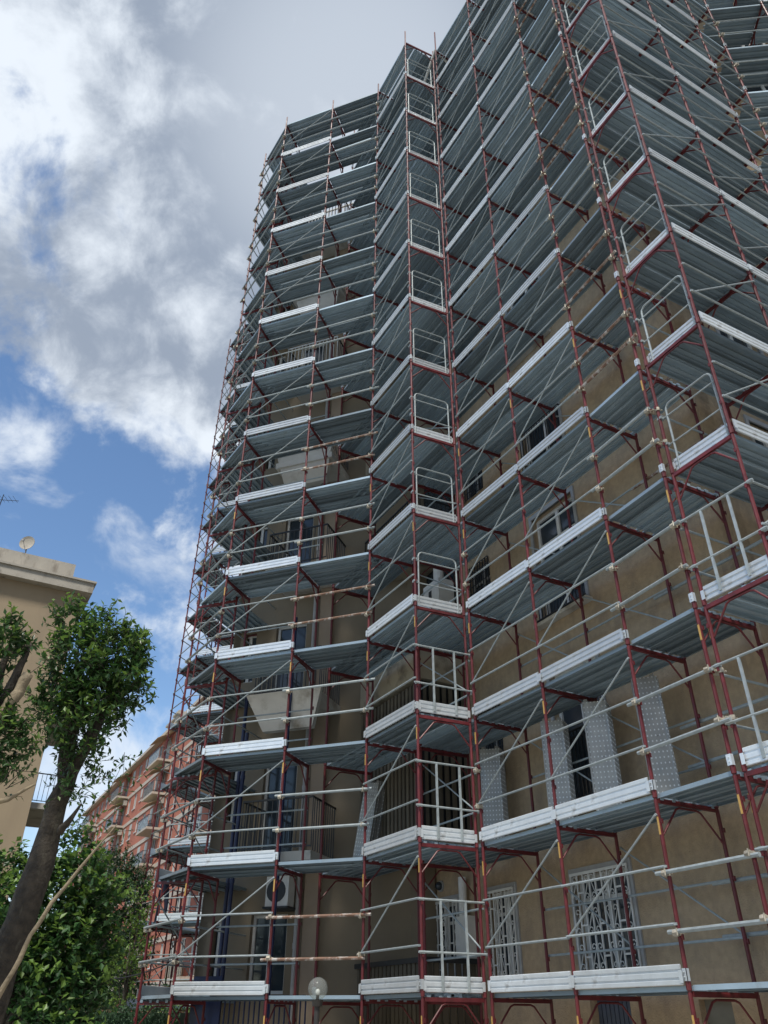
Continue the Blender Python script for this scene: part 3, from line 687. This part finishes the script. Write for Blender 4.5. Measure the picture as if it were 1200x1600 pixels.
# blue mast tubes in front of the wing balconies
def blue(name, p, z1, label):
    T = thing(name, (p.x, p.y, 0), label, 'mast', 'dark blue masts in front of the wing balconies')
    b = MB(); b.tube((0,0,0),(0,0,z1),0.042,10); part('mast_tube', b.mesh('mast_tube', m_blue), T, Matrix.Translation((p.x,p.y,0)))
    b = MB(); b.box(-0.1,0.1,-0.1,0.1,0,0.012)
    for i in range(int(z1/2)): b.tube((0,0,2+i*2),(0,0,2.08+i*2),0.052,10)
    part('base_plate', b.mesh('base_plate', m_blue), T, Matrix.Translation((p.x,p.y,0)))
blue('blue_mast', QW - n*1.32 - a*2.35, 9.5, 'dark blue pole in front of the middle of the balconies')
blue('blue_mast', QW - n*0.75 - a*3.75, 8.0, 'dark blue pole at the left end of the balconies')
blue('blue_mast', QW - n*1.1 - a*3.45, 7.0, 'slimmer-looking dark blue pole just right of the leftmost one')
b = MB(); b.box(-3.9,-3.3,-1.35,-1.3,0.3,2.4); b.box(-3.3,-1.6,-1.36,-1.33,2.05,2.1)
for i in range(18): b.box(-3.3+i*0.1,-3.28+i*0.1,-1.36,-1.34,0.9,2.05)
tagm(part('blue_gate', b.mesh('blue_gate', m_blue), None, basis(QW, a, 0)), 'dark blue panel gate with bars at ground level under the left decks', 'gate')

# ------------------------------------------------------------------ cream building, left
Pc = V2(-12.1, 28.1)
CB = thing('cream_building', (Pc.x, Pc.y, 0), 'plain cream rendered building with grey parapet, behind the trees at far left', 'building')
b = MB(); b.box(-14,0,0,16,0,16.0); part('wall', b.mesh('wall', m_cream), CB, basis(Pc, v, 0))
b = MB(); b.box(-14.3,0.35,-0.35,16,16.0,16.42); b.box(-14.3,0.42,-0.42,16,16.42,16.5); part('cornice', b.mesh('cornice', m_cornice), CB, basis(Pc, v, 0))
b = MB(); b.box(-14,-0.45,0.5,15,16.5,17.5); part('parapet', b.mesh('parapet', m_cornice), CB, basis(Pc, v, 0))
for z in (7.9, 11.0):
    b = MB(); b.box(0.003,1.15,0.4,3.8,z,z+0.2); bl = part('balcony', b.mesh('balcony', m_conc), CB, basis(Pc, v, 0))
    b = MB(); rail_mb(b, 0.05, 1.1, 0.45, z+0.2, 1.0, 0.14); part('railing', b.mesh('railing', m_iron), bl, basis(Pc, v, 0))
    b = MB(); rail_mb(b, 0.45, 3.75, -1.1, z+0.2, 1.0, 0.14); part('railing', b.mesh('railing', m_iron), bl, basis(Pc, -u, 0))
for z in (5.2,):
    b = MB(); rail_mb(b, 0.2, 3.5, -0.9, z, 1.6, 0.3); part('terrace_screen', b.mesh('terrace_screen', m_iron), CB, basis(Pc, -u, 0))
q = Pc - v*2.45 - u*0.7
SD = thing('satellite_dish', (q.x, q.y, 17.5), 'round grey satellite dish on the parapet of the cream building', 'satellite dish')
b = MB(); vs = [(0,0,0)]; fs = []
for j, (r, dz) in enumerate(((0.12,0.01),(0.22,0.03),(0.31,0.07))):
    for i in range(20): t = 2*math.pi*i/20; vs.append((r*math.cos(t), -dz, r*math.sin(t)))
for i in range(20): fs.append((0, 1+i, 1+(i+1) % 20))
for j in range(2):
    for i in range(20): fs.append((1+j*20+i, 1+(j+1)*20+i, 1+(j+1)*20+(i+1) % 20, 1+j*20+(i+1) % 20))
b.add(vs, fs); b.add([(x, y+0.015, z) for x, y, z in vs], fs)
part('dish', b.mesh('dish', m_cornice), SD, Matrix.Translation((q.x,q.y,18.05)))
b = MB(); b.tube((0,0.05,-0.6),(0,0.05,0),0.025,8); b.tube((0,0,-0.35),(0,-0.4,-0.1),0.012,6); b.box(-0.04,0.04,-0.46,-0.38,-0.13,-0.05); part('arm', b.mesh('arm', m_grey), SD, Matrix.Translation((q.x,q.y,18.05)))
q = Pc - v*3.95 - u*0.9
TA = thing('television_antenna', (q.x, q.y, 17.5), 'thin television aerial at the left picture edge above the cream building', 'antenna')
b = MB(); b.tube((0,0,0),(0.1,0,2.6),0.018,6); part('mast', b.mesh('mast', m_iron), TA, Matrix.Translation((q.x,q.y,17.5)))
b = MB(); b.tube((-0.9,0,2.4),(0.75,0.1,2.35),0.012,6)
for i in range(9): x = -0.8+i*0.18; b.tube((x,-0.25,2.4-i*0.005),(x,0.25,2.4-i*0.005),0.007,5)
part('boom', b.mesh('boom', m_iron), TA, Matrix.Translation((q.x,q.y,17.5)))

# ------------------------------------------------------------------ red building
Pr = V2(-24.7, 83.0) - u*32.5
RB = thing('red_building', (Pr.x, Pr.y, 0), 'long red brick apartment block with white balconies, far behind the scaffolding', 'building')
LR, HR, NF = 62.0, 25.0, 8
bays_ = []; x = 2.0; kinds = 'wwbwwlwwbwwlwwbwwlwwbww'
for i, c in enumerate(kinds):
    if x > LR-4: break
    bays_.append((c, x)); x += 2.75
ops = []
for fl in range(NF):
    z = 1.2+3.0*fl
    for c, x in bays_:
        if c == 'w': ops.append((x, x+1.15, z+1.0, z+2.5))
        elif c == 'b': ops.append((x, x+1.4, z+0.1, z+2.5))
        else: ops.append((x, x+0.8, z+1.3, z+2.5))
wall('wall', RB, Pr, u, LR, 0, HR, ops, m_brick, 12)
for fl in range(NF):
    z = 1.2+3.0*fl
    b = MB(); b.box(0,LR,-0.06,-0.001,z-0.35,z); part('string_course', b.mesh('string_course', m_band), RB, basis(Pr, u, 0))
for i, (s0, s1, a0, a1) in enumerate(ops):
    b = MB(); w, h = s1-s0, a1-a0
    b.box(0,0.07,0.05,0.12,0,h); b.box(w-0.07,w,0.05,0.12,0,h); b.box(0.07,w-0.07,0.05,0.12,h-0.07,h); b.box(w/2-0.04,w/2+0.04,0.05,0.12,0,h-0.07); b.box(-0.05,w+0.05,-0.08,0.03,-0.08,-0.002)
    me = cached(('rw', round(w,2), round(h,2)), lambda: b.mesh('window', m_white))
    wo_ = part('window', me, RB, basis(Pr+u*s0, u, a0))
    sh = random.random(); me2 = cached(('rp', round(w,2), round(h,2)), lambda: (lambda q: (q.box(0,w,0.13,0.15,0,h), q.mesh('pane', m_glass))[1])(MB()))
    part('pane', me2, wo_, basis(Pr+u*s0, u, a0))
    if sh < 0.6:
        hh = h*random.choice((0.4,0.7,1.0)); b2 = MB(); b2.box(0.07,w-0.07,0.0,0.04,h-hh,h-0.01)
        part('shutter', b2.mesh('shutter', m_shut), wo_, basis(Pr+u*s0, u, a0))
for fl in range(1, NF):
    z = 1.2+3.0*fl
    for c, x in bays_:
        if c != 'b': continue
        b = MB(); b.box(x-1.2,x+2.6,-1.3,-0.001,z-0.25,z-0.05); bl = part('balcony', b.mesh('balcony', m_band), RB, basis(Pr, u, 0))
        b = MB(); y = -1.26
        b.box(x-1.18,x+2.58,y-0.02,y+0.02,z+0.93,z+0.98); 
        for i in range(9): xx = x-1.16+i*0.46; b.box(xx-0.015,xx+0.015,y-0.015,y+0.015,z-0.05,z+0.95)
        for xx in (x-1.18, x+2.56): b.box(xx,xx+0.02,-1.24,-0.01,z+0.93,z+0.97)
        part('railing', b.mesh('railing', m_iron), bl, basis(Pr, u, 0))
        b = MB(); b.box(x-1.17,x+2.57,y+0.03,y+0.05,z,z+0.9); b.box(x-1.19,x-1.17,-1.2,-0.02,z,z+0.9); part('glass_panel', b.mesh('glass_panel', mat('frosted_panel', random.choice(((0.5,0.55,0.58),(0.35,0.38,0.4),(0.3,0.24,0.18))), 0.3)), bl, basis(Pr, u, 0))
        b = MB(); b.box(x+1.9,x+2.5,-0.45,-0.06,z-0.95,z-0.4); part('air_conditioner', b.mesh('air_conditioner', m_cornice), bl, basis(Pr, u, 0))
        if random.random() < 0.35:
            b = MB(); b.add([(x-0.9,-0.05,z+2.7),(x+2.2,-0.05,z+2.7),(x+2.2,-1.5,z+1.9),(x-0.9,-1.5,z+1.9),(x-0.9,-0.05,z+2.67),(x+2.2,-0.05,z+2.67),(x+2.2,-1.5,z+1.87),(x-0.9,-1.5,z+1.87)], [(0,1,2,3),(7,6,5,4),(2,3,7,6),(0,3,7,4),(1,2,6,5)])
            part('awning', b.mesh('awning', m_awn), bl, basis(Pr, u, 0))
b = MB(); b.box(-0.4,LR+0.2,-0.5,12,HR,HR+0.3); part('cornice', b.mesh('cornice', m_band), RB, basis(Pr, u, 0))
for (x0, x1, h, y) in ((24,31,1.6,2), (33,38,2.9,1.5), (38.6,39.8,2.3,0.8), (12,18,1.8,3), (45,52,2.4,3)):
    b = MB(); b.box(x0,x1,y,y+4,HR+0.3,HR+0.3+h); b.box(x0-0.2,x1+0.2,y-0.2,y+4.2,HR+0.3+h,HR+0.5+h)
    for i in range(int((x1-x0)/0.9)): b.box(x0+0.1+i*0.9,x0+0.7+i*0.9,y+0.1,y+0.6,HR+0.5+h,HR+0.9+h)
    part('roof_block', b.mesh('roof_block', m_cornice), RB, basis(Pr, u, 0))

# ------------------------------------------------------------------ vegetation
def leafverts(b, p, d, nrm, L_, w):
    d = d.normalized(); s = d.cross(nrm).normalized(); nn = s.cross(d)
    m1 = p+d*L_*0.45-nn*L_*0.03; tip = p+d*L_-nn*L_*0.12
    o = len(b.v)
    b.v += [tuple(p), tuple(m1+s*w*0.5+nn*w*0.14), tuple(tip), tuple(m1-s*w*0.5+nn*w*0.14)]
    b.f += [(o, o+1, o+2), (o, o+2, o+3)]; b.m += [b.mi]*2
def rv(s=1.0):
    while True:
        x = Vector((random.uniform(-1,1), random.uniform(-1,1), random.uniform(-1,1)))
        if 0.05 < x.length < 1: return x.normalized()*s
def shoot(b, p, d, length, nl, L_, w, young=False):
    """a twig with leaves in pairs along it"""
    d = d.normalized()
    for i in range(nl):
        t = (i+0.5)/nl; q = p + d*length*t
        o = (rv()+d*0.6+Vector((0,0,0.1))); o = (o - d*o.dot(d)*0.4)
        b.mi = 1 if (young and t > 0.6) or random.random() < 0.08 else 0
        leafverts(b, q, o, Vector((0,0,1))+rv(0.6), L_*random.uniform(0.7,1.15), w*random.uniform(0.8,1.1))
def twig(b, p, q, r): b.tube(p, q, r, 4, r*0.5, False)
def limb(name, pts, rs, m, parent, n_=9):
    b = MB(); 
    # densify with a little wobble
    P_, R_ = [], []
    for i in range(len(pts)-1):
        for t in (0, 0.33, 0.66):
            q = Vector(pts[i]).lerp(Vector(pts[i+1]), t); P_.append(q + (rv(rs[i]*0.22) if 0 < len(P_) else Vector())); R_.append((rs[i]*(1-t)+rs[i+1]*t)*random.uniform(0.93,1.08))
    P_.append(Vector(pts[-1])); R_.append(rs[-1])
    b.path(P_, R_, n_); return part(name, b.mesh(name, m, True), parent)
# 1. pollarded tree with a dense ball of glossy leaves
TR = thing('pollarded_tree', (-3.3, 8.0, 0), 'leaning dark trunk with a bushy glossy-leaved head, in front of the cream building', 'tree')
limb('trunk', [(-3.5,8,0), (-3.46,8,1.0), (-3.38,8,1.9), (-3.25,8,2.67), (-3.19,8,3.35), (-3.15,8,3.69), (-3.22,8,4.26), (-3.31,8,4.95)], [0.17,0.15,0.138,0.125,0.10,0.085,0.07,0.03], m_bark, TR, 12)
limb('branch', [(-3.17,8,3.5), (-3.04,7.95,3.9), (-2.96,7.95,4.19), (-2.86,7.95,4.64), (-2.83,7.95,5.0)], [0.07,0.06,0.055,0.04,0.015], m_bark, TR)
limb('branch', [(-3.06,7.9,3.2), (-2.96,7.8,3.28), (-2.86,7.75,3.42)], [0.04,0.025,0.01], m_bark, TR, 6)
b = MB()
def head(b, c, R, ns, L_, w, dens=9, young_up=True, core=None, shell=(0.35,1.0), ln=(0.22,0.42)):
    c = Vector(c)
    for i in range(ns):
        d = rv(); rr = random.uniform(*shell)**0.6
        p = c + Vector((d.x*R[0], d.y*R[1], d.z*R[2]))*rr
        dd = (d + Vector((0,0,0.55)) + rv(0.35)).normalized()
        l = random.uniform(*ln)
        b.mi = 2; twig(b, p, p+dd*l, 0.004)
        shoot(b, p, dd, l, dens, L_, w, young_up and dd.z > 0.3 and d.z > -0.1 and rr > 0.75)
random.seed(21)
SH = dict(ln=(0.10, 0.26))
head(b, (-3.30,7.95,4.88), (0.24,0.28,0.42), 190, 0.085, 0.038, **SH)
head(b, (-2.84,7.9,4.85), (0.27,0.3,0.40), 240, 0.085, 0.038, **SH)
head(b, (-3.05,7.9,4.62), (0.25,0.3,0.32), 130, 0.085, 0.038, **SH)
head(b, (-3.45,7.95,5.36), (0.13,0.16,0.20), 45, 0.085, 0.038, **SH)
head(b, (-3.12,7.95,5.30), (0.16,0.16,0.16), 40, 0.08, 0.036, **SH)
head(b, (-3.42,7.9,4.42), (0.17,0.2,0.20), 55, 0.085, 0.038, **SH)
head(b, (-2.98,7.85,4.15), (0.20,0.22,0.24), 85, 0.08, 0.036, **SH)
head(b, (-3.24,7.85,4.25), (0.18,0.2,0.26), 70, 0.08, 0.036, **SH)
head(b, (-3.0,7.8,3.72), (0.16,0.2,0.22), 30, 0.07, 0.03, **SH)
head(b, (-2.62,7.9,4.45), (0.14,0.2,0.22), 30, 0.08, 0.036, **SH)
part('crown', b.mesh('crown', [m_leaf, m_leafl, m_bark]), TR)
# epicormic leaves lower right and fine shoots
b = MB()
for i in range(34):
    t = random.random(); p = Vector((-3.05+0.5*t+random.uniform(-0.12,0.12), 7.8+random.uniform(-0.2,0.2), 3.15+0.75*random.random()))
    d = Vector((random.uniform(-0.2,0.9), 0, random.uniform(-0.5,0.8))); l = random.uniform(0.15,0.35); b.mi = 2; twig(b, p, p+d.normalized()*l, 0.003); shoot(b, p, d, l, 5, 0.07, 0.03)
part('lower_shoots', b.mesh('lower_shoots', [m_leaf, m_leafl, m_bark]), TR)
limb('pale_branch', [(-3.2,7.6,1.75), (-3.06,7.55,2.03), (-2.98,7.55,2.3), (-2.86,7.55,2.55), (-2.58,7.55,2.97), (-2.42,7.55,3.2)], [0.03,0.022,0.02,0.018,0.011,0.005], m_bark2, TR, 8)
# 2. second tree, mostly outside the frame on the left
T2_ = thing('pollarded_tree', (-3.75, 7.0, 0), 'pale-stemmed pruned tree entering from the left picture edge', 'tree')
limb('trunk', [(-3.85,7,0), (-3.8,7,1.6), (-3.72,7,3.0), (-3.62,7,3.6)], [0.2,0.17,0.13,0.11], m_bark2, T2_, 10)
limb('branch', [(-3.62,7,3.55), (-3.50,7,3.95), (-3.38,7,4.25), (-3.335,7,4.42)], [0.08,0.065,0.05,0.048], m_bark2, T2_)
limb('branch', [(-3.64,7,3.5), (-3.55,7.05,4.0), (-3.48,7.05,4.4), (-3.42,7.05,4.75)], [0.07,0.055,0.045,0.02], m_bark, T2_)
limb('branch', [(-3.66,7,3.5), (-3.66,7.05,4.2), (-3.60,7.05,4.8)], [0.07,0.05,0.02], m_bark, T2_)
limb('branch', [(-3.75,7,3.05), (-3.42,6.95,3.22), (-3.2,6.95,3.27), (-3.0,6.95,3.40)], [0.04,0.026,0.02,0.008], m_bark2, T2_, 6)
b = MB()
SH2 = dict(ln=(0.08, 0.2))
head(b, (-3.62,7,4.74), (0.13,0.2,0.20), 70, 0.08, 0.034, **SH2); head(b, (-3.66,7,4.3), (0.08,0.2,0.35), 50, 0.08, 0.034, **SH2)
head(b, (-3.36,7.0,3.74), (0.15,0.2,0.26), 90, 0.08, 0.034, **SH2); head(b, (-3.5,7.0,3.9), (0.12,0.2,0.3), 50, 0.08, 0.034, **SH2)
head(b, (-3.3,7,3.35), (0.12,0.2,0.15), 8, 0.06, 0.026, 5)
p = Vector((-3.38,7,4.35))
for i in range(5): q = p+Vector((0.05+0.02*i, 0, 0.07)); b.mi = 2; twig(b, p, q, 0.004); shoot(b, p, q-p, 0.1, 3, 0.07, 0.03); p = q
part('crown', b.mesh('crown', [m_leaf, m_leafl, m_bark]), T2_)
# 3. broad-leaved dense trees below, conifer-like darker one behind
def bush(name, base, lobes, L_, w, dens, mats, label, cat, group=None, trunk=0.16, nsf=1.0, ln=(0.15,0.38)):
    T = thing(name, base, label, cat, group)
    random.seed(int(abs(base[0]*100)))
    b = MB()
    for (c, R, ns) in lobes: head(b, c, R, int(ns*nsf), L_, w, dens, True, shell=(0.4, 1.0), ln=ln)
    part('crown', b.mesh('crown', mats), T)
    top = lobes[0][0]
    limb('trunk', [base, (base[0]*0.5+top[0]*0.5, base[1]*0.5+top[1]*0.5, top[2]*0.5), top], [trunk, trunk*0.75, trunk*0.3], m_bark, T)
    for i, (c, R, ns) in enumerate(lobes[1:6]): limb('branch', [(base[0]*0.5+top[0]*0.5, base[1]*0.5+top[1]*0.5, top[2]*0.5), c], [trunk*0.45, trunk*0.15], m_bark, T, 6)
ml2 = [m_leaf2, m_leafl, m_bark]
bush('broadleaf_tree', (-5.6,14.0,0), [((-5.6,14,3.0),(0.9,0.9,0.9),300), ((-5.0,14,3.3),(0.7,0.8,0.6),200), ((-4.75,13.9,2.6),(0.5,0.7,0.6),190), ((-4.72,13.7,2.0),(0.5,0.7,0.5),180), ((-5.3,13.6,2.0),(0.6,0.6,0.6),190), ((-6.2,14,3.4),(0.7,0.8,0.6),170), ((-6.1,13.7,2.5),(0.6,0.8,0.6),150), ((-4.6,13.4,1.45),(0.5,0.6,0.3),90), ((-5.2,14.2,3.9),(0.45,0.5,0.35),70)], 0.12, 0.085, 8, ml2, 'dense broad-leaved tree with lime-green leaf edges, lower left behind the leaning trunk', 'tree')
bush('conifer_tree', (-8.0,26.0,0), [((-8.1,26,4.2),(1.0,1.1,1.4),480), ((-7.7,26,3.2),(0.9,1.1,1.0),380), ((-8.3,26,5.4),(0.7,0.8,0.7),220), ((-8.7,26,3.5),(1.1,1,1.5),300), ((-7.6,26,4.9),(0.55,0.7,0.6),160), ((-7.6,25.8,2.2),(1.0,1.1,0.8),250)], 0.13, 0.05, 9, [m_leaf3, m_leaf2, m_bark], 'darker fine-leaved tree between the broad-leaved tree and the scaffold', 'tree', trunk=0.22, ln=(0.2,0.5))
bush('shrub', (-6.6,24.0,0), [((-6.75,24,3.4),(0.35,0.5,0.7),90), ((-6.9,24,2.6),(0.5,0.6,0.6),90), ((-6.6,24,4.5),(0.25,0.4,0.4),30)], 0.1, 0.06, 7, [m_leafl, m_leafl, m_bark], 'light green thin shrub seen through the left scaffold posts', 'shrub', trunk=0.06)
bush('shrub', (-4.7,22.0,0), [((-4.7,22,1.6),(0.9,0.8,0.7),150), ((-3.9,22,1.5),(0.8,0.8,0.6),130), ((-3.0,22.5,1.4),(0.7,0.6,0.5),80)], 0.12, 0.06, 7, [m_leafl, m_leaf2, m_bark], 'low leafy shrubs under the lowest decks at the left', 'shrub', trunk=0.06)
random.seed(5)
b = MB()
for i in range(9000):
    p = Vector((random.uniform(-8.5,-4.2), 20+random.uniform(-0.6,0.6), 0)); p.z = 1.95*random.random()**0.5 + random.uniform(-0.04,0.06); p.y -= 0.0
    if random.random() < 0.5: p.y = 19.4
    b.mi = 0 if random.random() < 0.8 else 1; leafverts(b, p, rv()+Vector((0,-0.5,0.3)), Vector((0,0,1))+rv(0.7), 0.07, 0.035)
b.mi = 2; b.box(-8.5,-4.2,19.5,20.5,0,1.85)
tagm(part('hedge', b.mesh('hedge', [m_leaf3, m_leaf2, m_leaf3])), 'clipped dark green hedge at the bottom left behind the trees', 'hedge')
# ivy-coloured tree bank farther back, fills the view under the far scaffold
bush('broadleaf_tree', (-13.0,30.0,0), [((-13,30,3.4),(2.4,1.5,1.6),340), ((-10.5,30,2.6),(2.0,1.5,1.5),300), ((-15.5,30,3.4),(2.2,1.5,1.6),200)], 0.2, 0.12, 8, ml2, 'round green tree in front of the foot of the cream building', 'tree', trunk=0.25, ln=(0.4,0.9))

# cable sagging from the trees to the left scaffold
b = MB(); b.path([(-6.7+2.55*t/8, 19.0-1.5*t/8, 2.62-0.0*t-0.22*math.sin(math.pi*t/8)) for t in range(9)], 0.012, 5)
tagm(part('cable', b.mesh('cable', m_iron)), 'thin black cable sagging between the trees and the lowest left decks', 'cable')
# street lamp
SLp = thing('street_lamp', (-0.79, 11.5, 0), 'clear globe street lamp on a dark post in front of the lowest deck', 'street lamp')
b = MB(); b.tube((0,0,0),(0,0,0.5),0.06,12,0.045); b.tube((0,0,0.5),(0,0,1.88),0.038,12,0.034); part('post', b.mesh('post', m_pole), SLp, Matrix.Translation((-0.79,11.5,0)))
b = MB(); b.tube((0,0,1.86),(0,0,1.93),0.06,14,0.075); b.tube((0,0,1.93),(0,0,1.99),0.02,8); part('lamp_holder', b.mesh('lamp_holder', m_pole), SLp, Matrix.Translation((-0.79,11.5,0)))
b = MB(); b.sphere((0,0,2.05),0.125,24,16); part('globe', b.mesh('globe', m_globe, True), SLp, Matrix.Translation((-0.79,11.5,0)))
b = MB(); b.sphere((0,0,2.01),0.03,12,8,1.3); part('bulb', b.mesh('bulb', m_bulb, True), SLp, Matrix.Translation((-0.79,11.5,0)))

# white parked car roof peeping over the bottom edge
CR = thing('parked_car', (-3.95, 12.9, 0), 'white roof of a parked car just showing at the bottom edge, lower left', 'car')
def car():
    b = MB(); prof = [(0,0.35),(0.02,0.75),(0.9,0.95),(1.5,1.42),(1.9,1.56),(2.7,1.58),(3.4,1.42),(3.9,1.0),(4.1,0.85),(4.15,0.35)]
    k = len(prof)
    vs = []
    for y, ins in ((-0.86,0),(-0.80,0.0),(0.80,0.0),(0.86,0)):
        for (x, z) in prof:
            tuck = 0.0 if z < 1.0 else (z-1.0)*0.32
            yy = (abs(y)-tuck)*(1 if y > 0 else -1); zz = z if abs(y) < 0.85 else z-0.04*(z > 0.5)
            vs.append((x, yy, zz))
    fs = [(j*k+i, j*k+i+1, (j+1)*k+i+1, (j+1)*k+i) for j in range(3) for i in range(k-1)] + [tuple(range(k-1,-1,-1)), tuple(range(3*k,4*k))]
    b.add(vs, fs); return b
mw = basis(V2(-6.1,13.4), V2(0.95,-0.3), 0.0) @ Matrix.Scale(1.0, 4)
part('body', car().mesh('body', m_white, False), CR, mw)
for x in (0.85, 3.3):
    for y in (-0.82, 0.82):
        b = MB(); b.tube((x,y-0.1,0.32),(x,y+0.1,0.32),0.32,18); wh = part('wheel', b.mesh('wheel', m_iron), CR, mw)
        b = MB(); s = 1 if y > 0 else -1; b.tube((x,y+s*0.1,0.32),(x,y+s*0.112,0.32),0.2,14); part('rim', b.mesh('rim', m_galv), wh, mw)
b = MB(); b.box(1.55,3.3,-0.79,-0.775,1.0,1.3); part('side_window', b.mesh('side_window', m_glass), CR, mw)

# ------------------------------------------------------------------ worker on the far scaffold
def person(loc_, rz):
    T = thing('person', loc_, 'worker in dark navy clothes standing on a lower deck, half hidden by the left scaffold', 'person', rz=rz)
    J = {'pelvis':(0,0,.95),'belly':(0,0,1.1),'chest':(0,0.01,1.33),'neck':(0,0,1.48),'headb':(0,-.01,1.56),'head':(0,-.02,1.66),'crown':(0,0,1.74),
         'hl':(.09,0,.90),'kl':(.11,-.05,.5),'al':(.11,.02,.09),'fl':(.12,-.15,.03),'hr':(-.09,0,.90),'kr':(-.12,-.12,.52),'ar':(-.13,.02,.1),'fr':(-.14,-.15,.04),
         'sl':(.17,0,1.40),'el':(.23,-.03,1.12),'wl':(.20,-.22,.98),'pl':(.19,-.29,.97),'sr':(-.17,0,1.40),'er':(-.24,-.02,1.12),'wr':(-.22,-.20,.96),'pr':(-.21,-.27,.95)}
    Rr = dict(pelvis=.14,belly=.125,chest=.15,neck=.055,headb=.065,head=.09,crown=.075,hl=.09,kl=.06,al=.042,fl=.04,hr=.09,kr=.06,ar=.042,fr=.04,sl=.06,el=.042,wl=.027,pl=.03,sr=.06,er=.042,wr=.027,pr=.03)
    E_ = [('pelvis','belly'),('belly','chest'),('chest','neck'),('neck','headb'),('headb','head'),('head','crown'),('pelvis','hl'),('hl','kl'),('kl','al'),('al','fl'),('pelvis','hr'),('hr','kr'),('kr','ar'),('ar','fr'),
          ('chest','sl'),('sl','el'),('el','wl'),('wl','pl'),('chest','sr'),('sr','er'),('er','wr'),('wr','pr')]
    for s, w in ((1,'pl'),(-1,'pr')):
        bx, by, bz = J[w]
        for i, (dx, ln) in enumerate(((-.024,.062),(-.008,.072),(.008,.068),(.023,.055))):
            k1, k2 = f'{w}f{i}a', f'{w}f{i}b'; J[k1] = (bx+dx, by-.045, bz-.004); J[k2] = (bx+dx, by-.045-ln*.6, bz-.03); Rr[k1] = .009; Rr[k2] = .008; E_ += [(w,k1),(k1,k2)]
        k1, k2 = w+'t1', w+'t2'; J[k1] = (bx-s*.035, by-.005, bz-.005); J[k2] = (bx-s*.045, by-.045, bz-.02); Rr[k1] = .011; Rr[k2] = .009; E_ += [(w,k1),(k1,k2)]
    names = list(J); me = bpy.data.meshes.new('body'); me.from_pydata([J[k] for k in names], [(names.index(x), names.index(y)) for x, y in E_], [])
    o = bpy.data.objects.new('body', me); C.objects.link(o)
    sk = o.modifiers.new('skin', 'SKIN'); 
    lay = me.skin_vertices[0] if me.skin_vertices else None
    if lay is None:
        bpy.context.view_layer.objects.active = o; lay = me.skin_vertices[0]
    for i, k in enumerate(names): lay.data[i].radius = (Rr[k], Rr[k]*(0.8 if k in ('pelvis','belly','chest') else 1)); lay.data[i].use_root = (k == 'pelvis')
    o.modifiers.new('sub', 'SUBSURF').levels = 1; o.modifiers['sub'].render_levels = 1
    dg = bpy.context.evaluated_depsgraph_get(); m2 = bpy.data.meshes.new_from_object(o.evaluated_get(dg)); bpy.data.objects.remove(o)
    m2.name = 'body'; m2.materials.clear(); m2.materials.append(m_navy); m2.materials.append(m_skin)
    for p in m2.polygons:
        c = p.center; p.material_index = 1 if (c.z > 1.5 or (c.y < -.21 and .85 < c.z < 1.05)) else 0; p.use_smooth = True
    Wm = Matrix.Translation(loc_) @ Matrix.Rotation(rz, 4, 'Z')
    part('body', m2, T, Wm)
    b = MB(); b.sphere((0,0.012,1.70),.098,14,8,0.95); part('hair', b.mesh('hair', m_hair, True), T, Wm)
    b = MB(); 
    for x in (-.033,.033): b.sphere((x,-.105,1.675),.011,8,6)
    part('eyes', b.mesh('eyes', m_white, True), T, Wm)
    b = MB(); b.tube((0,-.10,1.665),(0,-.125,1.635),.008,6,.014); part('nose', b.mesh('nose', m_skin), T, Wm)
    b = MB(); b.box(-.025,.025,-.105,-.098,1.598,1.606); part('mouth', b.mesh('mouth', mat('lips', (0.3,0.1,0.09), 0.5)), T, Wm)
    for x in (-.092,.092): b = MB(); b.sphere((x,-.01,1.65),.02,8,6,1.5); part('ear', b.mesh('ear', m_skin, True), T, Wm)
    for x, y in ((.12,-.06),(-.13,-.06)): b = MB(); b.box(x-.05,x+.05,y-.17,y+.1,0.0,.09); part('boot', b.mesh('boot', m_iron), T, Wm)
person((-6.55, 26.0, zk(1)+0.055), 0.5)
